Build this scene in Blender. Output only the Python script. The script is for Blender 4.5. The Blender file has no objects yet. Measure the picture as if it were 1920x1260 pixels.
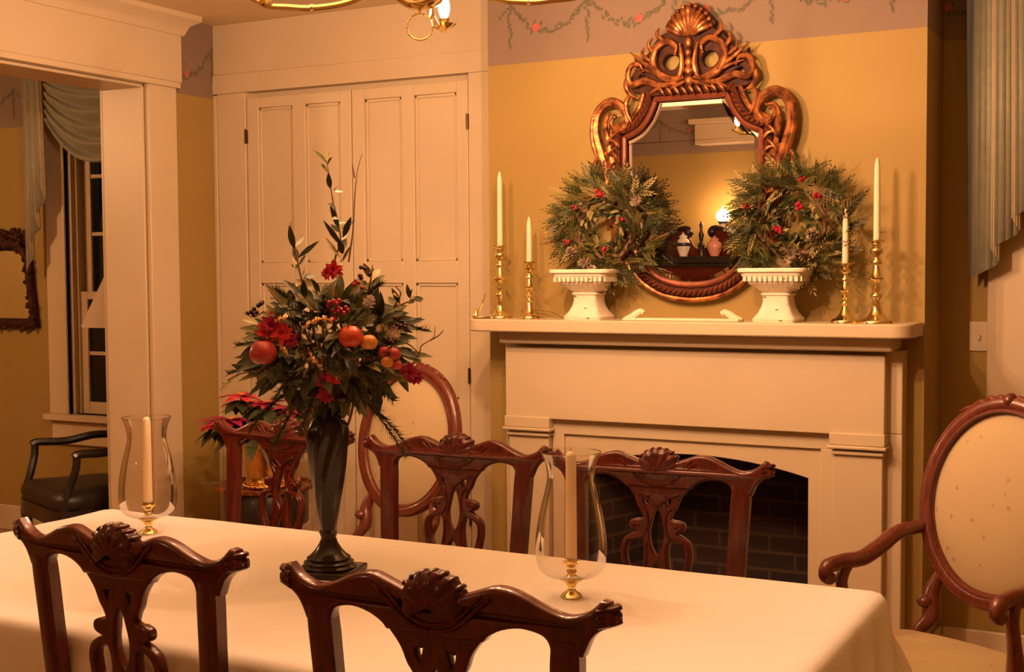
import bpy, bmesh, math, random
from mathutils import Vector, Matrix
PI=math.pi; sin=math.sin; cos=math.cos; R=math.radians
scene=bpy.context.scene; COL=scene.collection
rnd=random.Random(7)

# ------------------------------------------------------------------ materials
def NT(name):
    m=bpy.data.materials.new(name); m.use_nodes=True; nt=m.node_tree; nt.nodes.clear()
    o=nt.nodes.new('ShaderNodeOutputMaterial'); b=nt.nodes.new('ShaderNodeBsdfPrincipled')
    nt.links.new(b.outputs[0],o.inputs[0]); return m,nt,b
def M(name,c1,c2=None,rough=.5,metal=0,coat=0,scale=20,stretch=(1,1,1),bump=0,bscale=60,trans=0,ior=1.5,emis=0,spec=.5,sub=0,sheen=0,detail=4):
    m,nt,b=NT(name); N=nt.nodes.new; L=nt.links.new
    c2=c2 or tuple(x*.86 for x in c1)
    tc=N('ShaderNodeTexCoord'); mp=N('ShaderNodeMapping'); mp.inputs['Scale'].default_value=stretch
    L(tc.outputs['Object'],mp.inputs[0])
    n=N('ShaderNodeTexNoise'); n.inputs['Scale'].default_value=scale; n.inputs['Detail'].default_value=detail
    L(mp.outputs[0],n.inputs[0])
    cr=N('ShaderNodeValToRGB'); cr.color_ramp.elements[0].position=.35; cr.color_ramp.elements[1].position=.65
    cr.color_ramp.elements[0].color=(*c2,1); cr.color_ramp.elements[1].color=(*c1,1)
    L(n.outputs[0],cr.inputs[0]); L(cr.outputs[0],b.inputs['Base Color'])
    b.inputs['Roughness'].default_value=rough; b.inputs['Metallic'].default_value=metal
    b.inputs['Coat Weight'].default_value=coat; b.inputs['Coat Roughness'].default_value=.12
    b.inputs['Transmission Weight'].default_value=trans; b.inputs['IOR'].default_value=ior
    b.inputs['Specular IOR Level'].default_value=spec
    if sheen: b.inputs['Sheen Weight'].default_value=sheen
    if sub:
        b.inputs['Subsurface Weight'].default_value=sub; b.inputs['Subsurface Radius'].default_value=(.02,.01,.005)
    if emis:
        b.inputs['Emission Color'].default_value=(*c1,1); b.inputs['Emission Strength'].default_value=emis
    if bump:
        n2=N('ShaderNodeTexNoise'); n2.inputs['Scale'].default_value=bscale; n2.inputs['Detail'].default_value=3
        L(mp.outputs[0],n2.inputs[0]); bp=N('ShaderNodeBump'); bp.inputs['Strength'].default_value=bump; bp.inputs['Distance'].default_value=.01
        L(n2.outputs[0],bp.inputs['Height']); L(bp.outputs[0],b.inputs['Normal'])
    return m
WHITE=M('white_paint',(.575,.478,.310),(.556,.46,.298),rough=.42,scale=4,bump=.03,bscale=40)
CEIL=M('ceiling_paint',(.70,.59,.37),(.67,.57,.35),rough=.8,scale=3)
YEL=M('ochre_wall_paint',(.322,.221,.056),(.31,.212,.053),rough=.7,scale=3,bump=.04,bscale=90)
BORD=M('lavender_border_paint',(.215,.152,.105),(.204,.144,.099),rough=.75,scale=5)
GLEAF=M('stencil_leaf_paint',(.095,.085,.052),(.13,.115,.068),rough=.8,scale=60)
GROSE=M('stencil_rose_paint',(.46,.115,.085),(.36,.085,.065),rough=.8,scale=120)
FLOORM=M('floor_boards',(.42,.24,.11),(.30,.15,.07),rough=.35,coat=.2,scale=6,stretch=(1,12,1))
MAHOG=M('mahogany',(.105,.0105,.0045),(.050,.005,.003),rough=.28,spec=.35,coat=.4,scale=14,stretch=(6,6,1))
MAHOG2=M('carved_mahogany',(.095,.0095,.0045),(.036,.0045,.003),rough=.32,spec=.3,coat=.25,scale=70)
WALNUT=M('walnut_frame',(.15,.030,.013),(.085,.016,.008),rough=.32,coat=.4,scale=18,stretch=(5,5,1))
BLACKW=M('ebonised_wood',(.018,.012,.010),(.010,.008,.007),rough=.35,coat=.3)
LEATH=M('black_leather',(.022,.014,.012),(.014,.009,.008),rough=.45,bump=.1,bscale=120)
SEATF=M('red_seat_fabric',(.30,.12,.07),rough=.85)
CLOTH=M('white_damask',(.88,.88,.92),(.86,.86,.90),rough=.75,scale=3,sheen=.1,bump=.05,bscale=25)
BRASS=M('polished_brass',(.98,.84,.42),(.94,.76,.34),rough=.14,metal=1,scale=12)
BRASSD=M('hammered_brass',(.92,.62,.22),(.80,.50,.16),rough=.2,metal=1,scale=12,bump=.15,bscale=30)
GILT=M('antique_gilt',(.50,.19,.055),(.115,.034,.016),rough=.36,metal=.7,scale=30,bump=.25,bscale=70)
GILTD=M('dark_antique_gilt',(.075,.024,.010),(.028,.010,.006),rough=.6,metal=.1,spec=.15,scale=40,bump=.2,bscale=80)
GILTR=M('red_brown_fillet',(.22,.055,.022),(.14,.034,.016),rough=.35,metal=.4,scale=30)
MIRR=M('mirror_silver',(.90,.89,.86),(.90,.89,.86),rough=.0,metal=1)
WAX=M('ivory_wax',(.84,.72,.48),(.82,.69,.45),rough=.5,sub=.25,scale=8)
STONE=M('crackled_white_stone',(.78,.70,.54),(.70,.62,.46),rough=.7,scale=30,bump=.3,bscale=60)
CHIP=M('chipped_dark_stone',(.25,.18,.12),rough=.9)
SAGE=M('sage_drapery_silk',(.27,.27,.18),(.235,.235,.155),rough=.55,scale=30,sheen=.3)
SAGED=M('blue_drapery_lining',(.10,.115,.10),(.085,.10,.09),rough=.6,sheen=.2)
NIGHT=M('night_window_glass',(.006,.007,.008),(.005,.006,.007),rough=.06,spec=.4)
SHADE=M('linen_lampshade',(.60,.50,.36),rough=.8,scale=60)
BULB=M('warm_bulb',(1,.62,.30),(1,.62,.30),emis=1)
BULB2=M('warm_globe',(1,.60,.28),(1,.60,.28),emis=1); BULB3=M('opal_lamp_globe',(1,.60,.28),(1,.60,.28),emis=1)
DGLASS=M('smoky_vase_glass',(.022,.013,.008),(.012,.008,.006),rough=.20,coat=.05,scale=8,spec=.28)
G1=M('dark_green_leaf',(.045,.056,.012),(.024,.034,.008),rough=.5,scale=40)
G2=M('olive_green_leaf',(.14,.130,.030),(.085,.085,.020),rough=.5,scale=40)
G3=M('pale_olive_leaf',(.38,.31,.12),(.25,.21,.07),rough=.5,scale=40)
G4=M('pine_needles',(.038,.055,.015),(.058,.070,.018),rough=.6,scale=60)
STEM=M('brown_stem',(.20,.11,.05),(.13,.07,.03),rough=.7,scale=50)
RED=M('red_petal',(.62,.025,.045),(.42,.012,.03),rough=.55,scale=60)
MAGEN=M('magenta_petal',(.40,.012,.075),(.26,.008,.05),rough=.55,scale=60)
PINKF=M('rose_red_fruit',(.40,.035,.038),(.30,.022,.026),rough=.35,scale=25)
ORANF=M('orange_red_fruit',(.48,.060,.022),(.40,.028,.018),rough=.3,scale=25)
YELF=M('golden_fruit',(.56,.25,.05),(.48,.16,.035),rough=.3,scale=25)
BERRY=M('red_berry',(.33,.010,.028),(.24,.007,.022),rough=.2)
PLUM=M('dark_plum_berry',(.05,.008,.020),(.03,.006,.015),rough=.18)
CONE=M('frosted_pine_cone',(.50,.38,.25),(.08,.035,.02),rough=.7,scale=70)
GOLDR=M('gold_ribbon',(.80,.48,.20),(.55,.28,.10),rough=.3,metal=.6,scale=60)
IVORYP=M('porcelain',(.85,.83,.78),rough=.12,coat=.5)
BLUEP=M('dark_band_glaze',(.02,.025,.06),rough=.2)
PINKP=M('pink_porcelain',(.70,.33,.28),rough=.2,coat=.4)
STEEL=M('dark_hinge_metal',(.10,.055,.03),rough=.4,metal=.8)
PLASTIC=M('ivory_switch_plate',(.62,.52,.36),rough=.4)
def emis(m,col,s):
    b=[n for n in m.node_tree.nodes if n.type=='BSDF_PRINCIPLED'][0]
    b.inputs['Emission Color'].default_value=(*col,1); b.inputs['Emission Strength'].default_value=s
    b.inputs['Base Color'].default_value=(.8,.8,.8,1)
def make_fabric():
    m,nt,b=NT('cream_motif_fabric'); N=nt.nodes.new; L=nt.links.new
    tc=N('ShaderNodeTexCoord'); v=N('ShaderNodeTexVoronoi'); v.inputs['Scale'].default_value=24
    L(tc.outputs['Object'],v.inputs[0])
    n=N('ShaderNodeTexNoise'); n.inputs['Scale'].default_value=110; L(tc.outputs['Object'],n.inputs[0])
    a=N('ShaderNodeMath'); a.operation='MULTIPLY_ADD'; a.inputs[1].default_value=.35; L(n.outputs[0],a.inputs[0]); L(v.outputs['Distance'],a.inputs[2])
    cr=N('ShaderNodeValToRGB'); e=cr.color_ramp.elements; e[0].position=.27; e[0].color=(.32,.235,.115,1); e[1].position=.35; e[1].color=(.44,.345,.195,1)
    L(a.outputs[0],cr.inputs[0]); L(cr.outputs[0],b.inputs['Base Color']); b.inputs['Roughness'].default_value=.85
    return m
FABRIC=make_fabric()
def make_brick():
    m,nt,b=NT('sooty_firebrick'); N=nt.nodes.new; L=nt.links.new
    tc=N('ShaderNodeTexCoord'); s=N('ShaderNodeSeparateXYZ'); c=N('ShaderNodeCombineXYZ'); ad=N('ShaderNodeMath')
    L(tc.outputs['Object'],s.inputs[0]); L(s.outputs[0],ad.inputs[0]); L(s.outputs[1],ad.inputs[1])
    L(ad.outputs[0],c.inputs[0]); L(s.outputs[2],c.inputs[1])
    br=N('ShaderNodeTexBrick'); br.inputs['Scale'].default_value=1; br.inputs['Brick Width'].default_value=.215; br.inputs['Row Height'].default_value=.072
    br.inputs['Mortar Size'].default_value=.007; br.inputs['Color1'].default_value=(.055,.022,.015,1); br.inputs['Color2'].default_value=(.030,.016,.013,1); br.inputs['Mortar'].default_value=(.10,.052,.024,1)
    L(c.outputs[0],br.inputs[0])
    n=N('ShaderNodeTexNoise'); n.inputs['Scale'].default_value=5; L(tc.outputs['Object'],n.inputs[0])
    mx=N('ShaderNodeMixRGB'); mx.blend_type='MULTIPLY'; mx.inputs[0].default_value=.5; L(br.outputs[0],mx.inputs[1]); L(n.outputs[0],mx.inputs[2])
    L(mx.outputs[0],b.inputs['Base Color']); b.inputs['Roughness'].default_value=.9
    bp=N('ShaderNodeBump'); bp.inputs['Strength'].default_value=.5; bp.inputs['Distance'].default_value=.01; bp.invert=True; L(br.outputs['Fac'],bp.inputs['Height']); L(bp.outputs[0],b.inputs['Normal'])
    return m
BRICK=make_brick()
def make_glass():
    m=bpy.data.materials.new('clear_hurricane_glass'); m.use_nodes=True; nt=m.node_tree; nt.nodes.clear(); N=nt.nodes.new; L=nt.links.new
    o=N('ShaderNodeOutputMaterial'); t=N('ShaderNodeBsdfTransparent'); t.inputs[0].default_value=(.93,.90,.88,1)
    g=N('ShaderNodeBsdfGlossy'); g.inputs['Roughness'].default_value=.03; mx=N('ShaderNodeMixShader'); lw=N('ShaderNodeLayerWeight'); lw.inputs[0].default_value=.22
    mm=N('ShaderNodeMath'); mm.operation='MULTIPLY'; mm.inputs[1].default_value=.75
    L(lw.outputs['Fresnel'],mm.inputs[0]); L(mm.outputs[0],mx.inputs[0]); L(t.outputs[0],mx.inputs[1]); L(g.outputs[0],mx.inputs[2]); L(mx.outputs[0],o.inputs[0])
    return m
GLASS=make_glass()

# ------------------------------------------------------------------ mesh builder
class MB:
    def __init__(s): s.v=[]; s.f=[]; s.m=[]
    def add(s,vs,fs,mi=0):
        o=len(s.v); s.v+= [tuple(v) for v in vs]; s.f+=[tuple(i+o for i in f) for f in fs]; s.m+=[mi]*len(fs); return s
    def box(s,x0,x1,y0,y1,z0,z1,mi=0):
        v=[(x,y,z) for x in (x0,x1) for y in (y0,y1) for z in (z0,z1)]
        return s.add(v,[(0,1,3,2),(4,6,7,5),(0,4,5,1),(2,3,7,6),(0,2,6,4),(1,5,7,3)],mi)
    def loft(s,rings,mi=0,cap=True,closed=True):
        n=len(rings[0]); v=[p for r in rings for p in r]; f=[]
        for i in range(len(rings)-1):
            for j in range(n if closed else n-1):
                k=(j+1)%n; f.append((i*n+j,i*n+k,(i+1)*n+k,(i+1)*n+j))
        if cap: f.append(tuple(range(n-1,-1,-1))); f.append(tuple((len(rings)-1)*n+j for j in range(n)))
        return s.add(v,f,mi)
    def tube(s,pts,rad,seg=8,mi=0,cap=True,flat=1.0,up=None,closed=False):
        pts=[Vector(p) for p in pts]; n=len(pts)
        if not hasattr(rad,'__len__'): rad=[rad]*n
        rings=[]; prev=None
        for i,p in enumerate(pts):
            if closed: t=pts[(i+1)%n]-pts[i-1]
            else: t=pts[min(i+1,n-1)]-pts[max(i-1,0)]
            if t.length<1e-9: t=Vector((0,0,1))
            t.normalize()
            if up is not None: a=Vector(up)
            elif prev is None: a=Vector((0,0,1)) if abs(t.z)<.9 else Vector((1,0,0))
            else: a=prev
            nrm=a-t*a.dot(t)
            if nrm.length<1e-6: nrm=Vector((1,0,0)) if abs(t.x)<.9 else Vector((0,1,0)); nrm-=t*nrm.dot(t)
            nrm.normalize(); prev=nrm; b=t.cross(nrm)
            rings.append([p+nrm*cos(2*PI*k/seg)*rad[i]*flat+b*sin(2*PI*k/seg)*rad[i] for k in range(seg)])
        if closed: rings.append(rings[0]); cap=False
        return s.loft(rings,mi,cap)
    def lathe(s,prof,seg=24,c=(0,0,0),mi=0,cap=True,sq=None):
        rings=[]
        for r,z in prof:
            ring=[]
            for k in range(seg):
                a=2*PI*(k+.5)/seg; rr=r
                if sq: rr=r/max(abs(cos(a)),abs(sin(a)))**sq
                ring.append((c[0]+rr*cos(a),c[1]+rr*sin(a),c[2]+z))
            rings.append(ring)
        return s.loft(rings,mi,cap)
    def ball(s,c,r,seg=12,rings=8,mi=0):
        if not hasattr(r,'__len__'): r=(r,r,r)
        rr=[]
        for i in range(rings+1):
            t=PI*i/rings; q=max(sin(t),.02)
            rr.append([(c[0]+r[0]*q*cos(2*PI*k/seg),c[1]+r[1]*q*sin(2*PI*k/seg),c[2]-r[2]*cos(t)) for k in range(seg)])
        return s.loft(rr,mi)
    def leaf(s,p,d,n,L,W,mi=0,curl=.15,fold=.25):
        p=Vector(p); d=Vector(d).normalized(); n=Vector(n); n=(n-d*n.dot(d))
        if n.length<1e-4: n=Vector((0,0,1)) if abs(d.z)<.9 else Vector((1,0,0)); n-=d*n.dot(d)
        n.normalize(); b=d.cross(n); v=[]
        for t,w in ((0,.08),(.25,.8),(.5,1),(.78,.62),(1,.03)):
            q=p+d*(L*t)-n*(curl*L*t*t); h=W*.5*w
            v+=[q-b*h+n*(fold*h),q,q+b*h+n*(fold*h)]
        f=[]
        for i in range(4):
            a=i*3; f+=[(a,a+1,a+4,a+3),(a+1,a+2,a+5,a+4)]
        return s.add(v,f,mi)
    def grid(s,fn,nu,nv,mi=0):
        v=[fn(i/nu,j/nv) for i in range(nu+1) for j in range(nv+1)]; w=nv+1
        return s.add(v,[(i*w+j,(i+1)*w+j,(i+1)*w+j+1,i*w+j+1) for i in range(nu) for j in range(nv)],mi)
    def xform(s,mat):
        s.v=[tuple(mat@Vector(v)) for v in s.v]; return s
    def merge(s,o,mi=0):
        k=len(s.v); s.v+=o.v; s.f+=[tuple(i+k for i in f) for f in o.f]; s.m+=[m+mi for m in o.m]; return s
    def build(s,name,mats,parent=None,angle=40,bevel=0,sub=0,solid=0,loc=None,rotz=0,seg=2):
        me=bpy.data.meshes.new(name); me.from_pydata(s.v,[],s.f)
        for m in (mats if isinstance(mats,(list,tuple)) else [mats]): me.materials.append(m)
        me.polygons.foreach_set('material_index',s.m)
        bm=bmesh.new(); bm.from_mesh(me); bmesh.ops.recalc_face_normals(bm,faces=bm.faces); bm.to_mesh(me); bm.free()
        return link(name,me,parent,angle,bevel,sub,solid,loc,rotz,seg)
def link(name,me,parent=None,angle=40,bevel=0,sub=0,solid=0,loc=None,rotz=0,seg=2):
    me.polygons.foreach_set('use_smooth',[True]*len(me.polygons)); me.set_sharp_from_angle(angle=R(angle)); me.update()
    o=bpy.data.objects.new(name,me); COL.objects.link(o)
    if parent: o.parent=parent
    if loc: o.location=loc
    o.rotation_euler.z=rotz
    if bevel:
        b=o.modifiers.new('Bevel','BEVEL'); b.width=bevel; b.segments=seg; b.limit_method='ANGLE'; b.angle_limit=R(40); b.harden_normals=False
    if sub:
        b=o.modifiers.new('Subsurf','SUBSURF'); b.levels=sub; b.render_levels=sub
    if solid:
        b=o.modifiers.new('Solid','SOLIDIFY'); b.thickness=solid; b.offset=0
    return o
def smooth(pts,n=6,closed=False):
    """Catmull-Rom through points of any dimension"""
    P=[tuple(p) for p in pts]; m=len(P); out=[]; rng=range(m) if closed else range(m-1)
    for i in rng:
        p1=P[i]; p2=P[(i+1)%m]
        p0=P[i-1] if (closed or i>0) else p1; p3=P[(i+2)%m] if (closed or i+2<m) else p2
        for k in range(n):
            t=k/n
            out.append(tuple(.5*((2*b)+(-a+c)*t+(2*a-5*b+4*c-d)*t*t+(-a+3*b-3*c+d)*t**3) for a,b,c,d in zip(p0,p1,p2,p3)))
    if not closed: out.append(P[-1])
    return out
def flat_mesh(loops,thick,bev=.004,res=2,plane='xz'):
    """solid plate cut from closed outlines (first = outside, rest = holes), standing in the xz plane, returned as MB"""
    cu=bpy.data.curves.new('plate','CURVE'); cu.dimensions='2D'; cu.fill_mode='BOTH'
    for lp in loops:
        sp=cu.splines.new('POLY'); sp.points.add(len(lp)-1)
        for q,p in zip(sp.points,lp): q.co=(p[0],p[1],0,1)
        sp.use_cyclic_u=True
    cu.extrude=max(thick/2-bev,.0005); cu.bevel_depth=bev; cu.bevel_resolution=res; cu.offset=-bev
    o=bpy.data.objects.new('plate',cu); COL.objects.link(o)
    dg=bpy.context.evaluated_depsgraph_get(); ev=o.evaluated_get(dg); me=bpy.data.meshes.new_from_object(ev)
    mb=MB(); mb.v=[(v.co.x,-v.co.z,v.co.y) if plane=='xz' else tuple(v.co) for v in me.vertices]
    mb.f=[tuple(p.vertices) for p in me.polygons]; mb.m=[0]*len(mb.f)
    bpy.data.objects.remove(o); bpy.data.curves.remove(cu); bpy.data.meshes.remove(me)
    return mb
def mirror_half(h):
    """half outline from top centre (x=0) round to bottom centre -> closed loop"""
    return list(h)+[(-x,z) for x,z in reversed(h) if abs(x)>1e-6]
# ------------------------------------------------------------------ scene records
def thing(name,label,cat,loc=(0,0,0),rotz=0,group=None):
    o=bpy.data.objects.new(name,None); COL.objects.link(o); o.empty_display_size=.1
    o.location=loc; o.rotation_euler=(0,0,rotz); return tag(o,label,cat,group)
def tag(o,label,cat,group=None):
    o['label']=label; o['category']=cat
    if group: o['group']=group
    return o
def struct(o):
    o['kind']='structure'; return o
def dup(root,loc,rotz,label=None,group=None):
    r=root.copy(); COL.objects.link(r); r.location=loc; r.rotation_euler=(0,0,rotz)
    if label: r['label']=label
    if group: r['group']=group
    for ch in list(root.children):
        c=ch.copy(); COL.objects.link(c); c.parent=r
        for g in list(ch.children):
            d=g.copy(); COL.objects.link(d); d.parent=c
    return r
BULB_L,GLOBE_L,EXPO=3150,265,0
# ------------------------------------------------------------------ room shell
CZ=2.745; BZ=2.385
def two(mb,x0,x1,y0,y1,z0,z1):
    """plastered block: ochre below the border line, lavender border above"""
    if z0<BZ: mb.box(x0,x1,y0,y1,z0,min(z1,BZ),0)
    if z1>BZ: mb.box(x0,x1,y0,y1,max(z0,BZ),z1,1)
WM=[YEL,BORD,GLEAF,GROSE]
HN=[0]
def dab(mb,P,u,z,a,L,W,mi,h=0):
    HN[0]=(HN[0]+1)%40; h+=.00002*HN[0]
    pts=[(-.5,0),(-.2,.42),(.2,.4),(.5,0),(.2,-.4),(-.2,-.42)]
    mb.add([P(u+p*L*cos(a)-q*W*sin(a),z+p*L*sin(a)+q*W*cos(a),h) for p,q in pts],[(0,1,2,3,4,5)],mi)
def rose(mb,P,u,z,r):
    for k in range(5):
        a=k*2*PI/5+.3; dab(mb,P,u+.5*r*cos(a),z+.5*r*sin(a),a,r*1.1,r*1.0,3,.0012)
    for k in range(3): dab(mb,P,u+rnd.uniform(-1.6,1.6)*r,z+rnd.uniform(-1.3,1.3)*r,rnd.uniform(0,6),r*1.2,r*.6,2)
def garland(mb,P,drops,ztop=2.615,sag=.125,roses=None):
    """stencilled leaf swags hung between ribbon drops"""
    for i,u in enumerate(drops):
        for k in range(16):                                     # hanging tassel of leaves
            t=k/15; dab(mb,P,u+rnd.uniform(-.012,.012)*(1-.5*t),ztop-.16*t,rnd.uniform(.9,2.3),.024,.010,2)
        for sgn in (-1,1):
            for k in range(5): dab(mb,P,u+sgn*.012*k,ztop-.012*k+.01,rnd.uniform(0,3),.022,.010,2)
        if i+1<len(drops):
            w=drops[i+1]-u
            for k in range(34):
                t=(k+.5)/34; uu=u+w*t; zz=ztop-sag*4*t*(1-t)*.9+.004
                dab(mb,P,uu+rnd.uniform(-.006,.006),zz+rnd.uniform(-.014,.014),rnd.uniform(-.9,.9)+(.6 if t>.5 else -.6),rnd.uniform(.022,.036),rnd.uniform(.011,.017),2)
            for t in [(roses or [.34,.61])[i%2]]:
                rose(mb,P,u+w*t,ztop-sag*4*t*(1-t)*.9+.012,.019)
# chimney breast with the fireplace hole
m=MB()
two(m,-2.626,-2.16,4.80,5.30,0,CZ); two(m,-1.22,-.846,4.80,5.30,0,CZ); two(m,-2.16,-1.22,4.80,5.30,.83,CZ)
garland(m,lambda u,z,h:(u,4.7988-h,z),[-2.52,-2.17,-1.80,-1.41,-.967],roses=[.34,.61])
struct(m.build('wall_chimney',WM))
# wall right of the chimney breast, with the window opening
m=MB(); two(m,-.846,-.52,5.14,5.40,0,CZ); two(m,.46,1.25,5.14,5.40,0,CZ); two(m,-.52,.46,5.14,5.40,2.30,CZ); two(m,-.52,.46,5.14,5.40,0,.66)
garland(m,lambda u,z,h:(u,5.1388-h,z),[-.955,-.60],ztop=2.60)
struct(m.build('wall_back',WM))
# painted panelling wall with the built-in cupboard
m=MB(); m.box(-4.55,-4.103,5.05,5.30,0,CZ); m.box(-2.848,-2.626,5.05,5.30,0,CZ); m.box(-4.103,-2.848,5.05,5.30,2.405,CZ); m.box(-4.103,-2.848,5.075,5.30,0,2.405)
struct(m.build('wall_cupboard',WHITE))
# left wall with the wide cased opening
m=MB(); two(m,-4.55,-4.30,4.547,5.05,0,CZ); two(m,-4.55,-4.30,1.55,4.547,2.40,CZ); two(m,-4.55,-4.30,-.50,1.55,0,CZ)
garland(m,lambda u,z,h:(-4.2988+h,u,z),[4.58,5.02],ztop=2.62,sag=.17,roses=[.58,.58])
struct(m.build('wall_left',WM))
m=MB(); two(m,1.25,1.45,-.50,5.40,0,CZ); struct(m.build('wall_right',WM))
m=MB(); two(m,-4.55,1.45,-.70,-.50,0,CZ)
garland(m,lambda u,z,h:(u,-.4988+h,z),[-4.3+.42*k for k in range(14)],ztop=2.66,sag=.12)
struct(m.build('wall_front',WM))
m=MB(); m.box(-8.6,1.45,-1.0,5.8,-.12,0); struct(m.build('floor',FLOORM))
m=MB(); m.box(-8.6,1.45,-1.0,5.8,CZ,CZ+.12); struct(m.build('ceiling',CEIL))
# neighbouring room
m=MB(); two(m,-8.4,-5.70,5.40,5.60,0,CZ); two(m,-4.80,-4.55,5.40,5.60,0,CZ); two(m,-5.70,-4.80,5.40,5.60,0,.72); two(m,-5.70,-4.80,5.40,5.60,2.46,CZ)
garland(m,lambda u,z,h:(u,5.3988-h,z),[-6.62,-6.12],ztop=2.60)
struct(m.build('wall_parlour_back',WM))
m=MB(); two(m,-8.6,-8.4,-1.0,5.6,0,CZ); struct(m.build('wall_parlour_left',WM))
m=MB(); two(m,-8.6,-4.55,-1.0,-.8,0,CZ); struct(m.build('wall_parlour_front',WM))
m=MB(); two(m,-4.80,-4.55,5.05,5.40,0,CZ); struct(m.build('wall_parlour_right',WM))
# cased opening: jamb lining, flat casing boards, header with crown
m=MB()
m.box(-4.55,-4.30,4.532,4.547,0,2.40); m.box(-4.55,-4.30,1.55,4.547,2.385,2.40)
m.box(-4.30,-4.272,4.547,4.732,0,2.415); m.box(-4.30,-4.272,1.37,1.55,0,2.415)
m.box(-4.58,-4.55,4.547,4.732,0,2.60); m.box(-4.58,-4.55,1.37,4.732,2.40,2.62)
m.box(-4.30,-4.255,1.36,4.745,2.40,2.428)
m.box(-4.30,-4.264,1.36,4.765,2.428,2.66)
struct(m.build('trim_1',WHITE,bevel=.004))
m=MB(); pr=[(-4.30,2.65),(-4.255,2.65),(-4.245,2.672),(-4.235,2.695),(-4.205,2.712),(-4.192,2.722),(-4.192,2.745),(-4.30,2.745)]
m.loft([[(x,1.33-(x+4.264)*0,z) for x,z in pr],[(x,4.765+(x+4.264)*.9,z) for x,z in pr]])
struct(m.build('trim_2',WHITE))
# cupboard casing
m=MB(); m.box(-4.300,-4.278,5.02,5.05,0,2.40); m.box(-4.275,-4.100,5.022,5.05,0,2.405); m.box(-2.850,-2.626,5.022,5.05,0,2.405); m.box(-4.30,-2.626,5.018,5.05,2.405,2.50); m.box(-4.30,-2.626,5.026,5.05,2.50,2.745)
struct(m.build('trim_3',WHITE,bevel=.003))
def cupboard_door(name,x0,x1,cols,hx):
    m=MB(); yb=5.045; yf=5.028; z0,z1=.04,2.376
    m.box(x0,x1,yb,5.073,z0,z1)
    zs=[(z0,.16),(.93,1.0)] if False else None
    xs=[x0]+[c for cc in cols for c in cc]+[x1]
    for i in range(0,len(xs),2): m.box(xs[i],xs[i+1],yf,yb,z0,z1)
    for a,b in ((z0,.22),(.88,.95),(1.475,1.575),(2.325,z1)):
        for c0,c1 in cols: m.box(c0,c1,yf,yb,a,b)
    for c0,c1 in cols:                                        # moulding inside every panel
        for a,b in ((.22,.88),(.95,1.475),(1.575,2.325)):
            for q in ((c0,c0+.014,a,b),(c1-.014,c1,a,b),(c0,c1,a,a+.014),(c0,c1,b-.014,b)): m.box(q[0],q[1],5.037,yb,q[2],q[3])
    d=struct(m.build(name,WHITE,bevel=.003))
    for z in (2.19,1.06,.42):
        h=MB(); h.box(hx-.007,hx+.007,5.018,5.03,z-.032,z+.032); h.tube([(hx,5.018,z-.034),(hx,5.018,z+.036)],.005,8); h.build('hinge',STEEL,d)
    return d
cupboard_door('door_1',-4.094,-3.482,[(-4.025,-3.822),(-3.745,-3.545)],-4.096)
cupboard_door('door_2',-3.476,-2.856,[(-3.408,-3.205),(-3.137,-2.915)],-2.853)
# baseboards
def base(name,*bx):
    m=MB()
    for x0,x1,y0,y1 in bx: m.box(x0,x1,y0,y1,0,.15)
    struct(m.build(name,WHITE,bevel=.006))
base('baseboard_left',(-4.30,-4.282,4.732,5.02),(-4.30,-4.282,-.48,1.37))
base('baseboard_back',(-.828,1.23,5.122,5.14),(-.846,-.828,4.80,5.14))
base('baseboard_right',(1.232,1.25,-.5,5.14)); base('baseboard_front',(-4.28,1.23,-.50,-.482))
base('baseboard_parlour',(-8.4,-5.86,5.382,5.40),(-4.60,-4.582,4.75,5.05))
# parlour window (night outside)
def sash_window(name,x0,x1,z0,z1,yw,rows_u,rows_l,zm):
    """x0,x1,z0,z1: clear opening in the wall whose room face is y=yw"""
    m=MB(); c=.155
    m.box(x0-c,x0,yw-.028,yw,z0,z1+.0); m.box(x1,x1+c,yw-.028,yw,z0,z1)
    m.box(x0-c-.01,x1+c+.01,yw-.032,yw,z1,z1+.17); m.box(x0-.022,x0,yw-.036,yw,z0,z1)
    m.box(x0,x0+.022,yw,yw+.16,z0,z1); m.box(x1-.022,x1,yw,yw+.16,z0,z1); m.box(x0,x1,yw,yw+.16,z1-.02,z1)
    m.box(x0+.022,x0+.036,yw+.03,yw+.05,z0,z1); m.box(x1-.036,x1-.022,yw+.03,yw+.05,z0,z1)
    m.box(x0-c-.02,x1+c+.02,yw-.065,yw+.16,z0-.035,z0)
    m.box(x0-c+.01,x1+c-.01,yw-.024,yw,z0-.175,z0-.035); m.box(x0-c+.01,x1+c-.01,yw-.03,yw,z0-.06,z0-.045)
    w=struct(m.build(name,WHITE,bevel=.003))
    xa,xb=x0+.036,x1-.036
    def sash(a,b,y,rows,rail_b,rail_t):
        s=MB(); st=.05
        s.box(xa,xa+st,y,y+.035,a,b); s.box(xb-st,xb,y,y+.035,a,b); s.box(xa+st,xb-st,y,y+.035,a,a+rail_b); s.box(xa+st,xb-st,y,y+.035,b-rail_t,b)
        for r in rows: s.box(xa+st,xb-st,y+.006,y+.029,r-.011,r+.011)
        xm=(xa+xb)/2; s.box(xm-.011,xm+.011,y+.006,y+.029,a+rail_b,b-rail_t)
        o=s.build('sash',WHITE,w,bevel=.003)
        g=MB(); g.box(xa+st-.005,xb-st+.005,y+.015,y+.020,a+rail_b-.005,b-rail_t+.005); g.build('glass',NIGHT,o)
    sash(zm-.02,z1-.02,yw+.085,rows_u,.045,.05); sash(z0,zm+.025,yw+.045,rows_l,.07,.045)
    return w
sash_window('window_1',-5.70,-4.80,.72,2.46,5.40,(1.755,2.085),(1.07,),1.40)
sash_window('window_2',-.52,.46,.66,2.30,5.14,(1.66,1.98),(1.0,),1.34)
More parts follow.
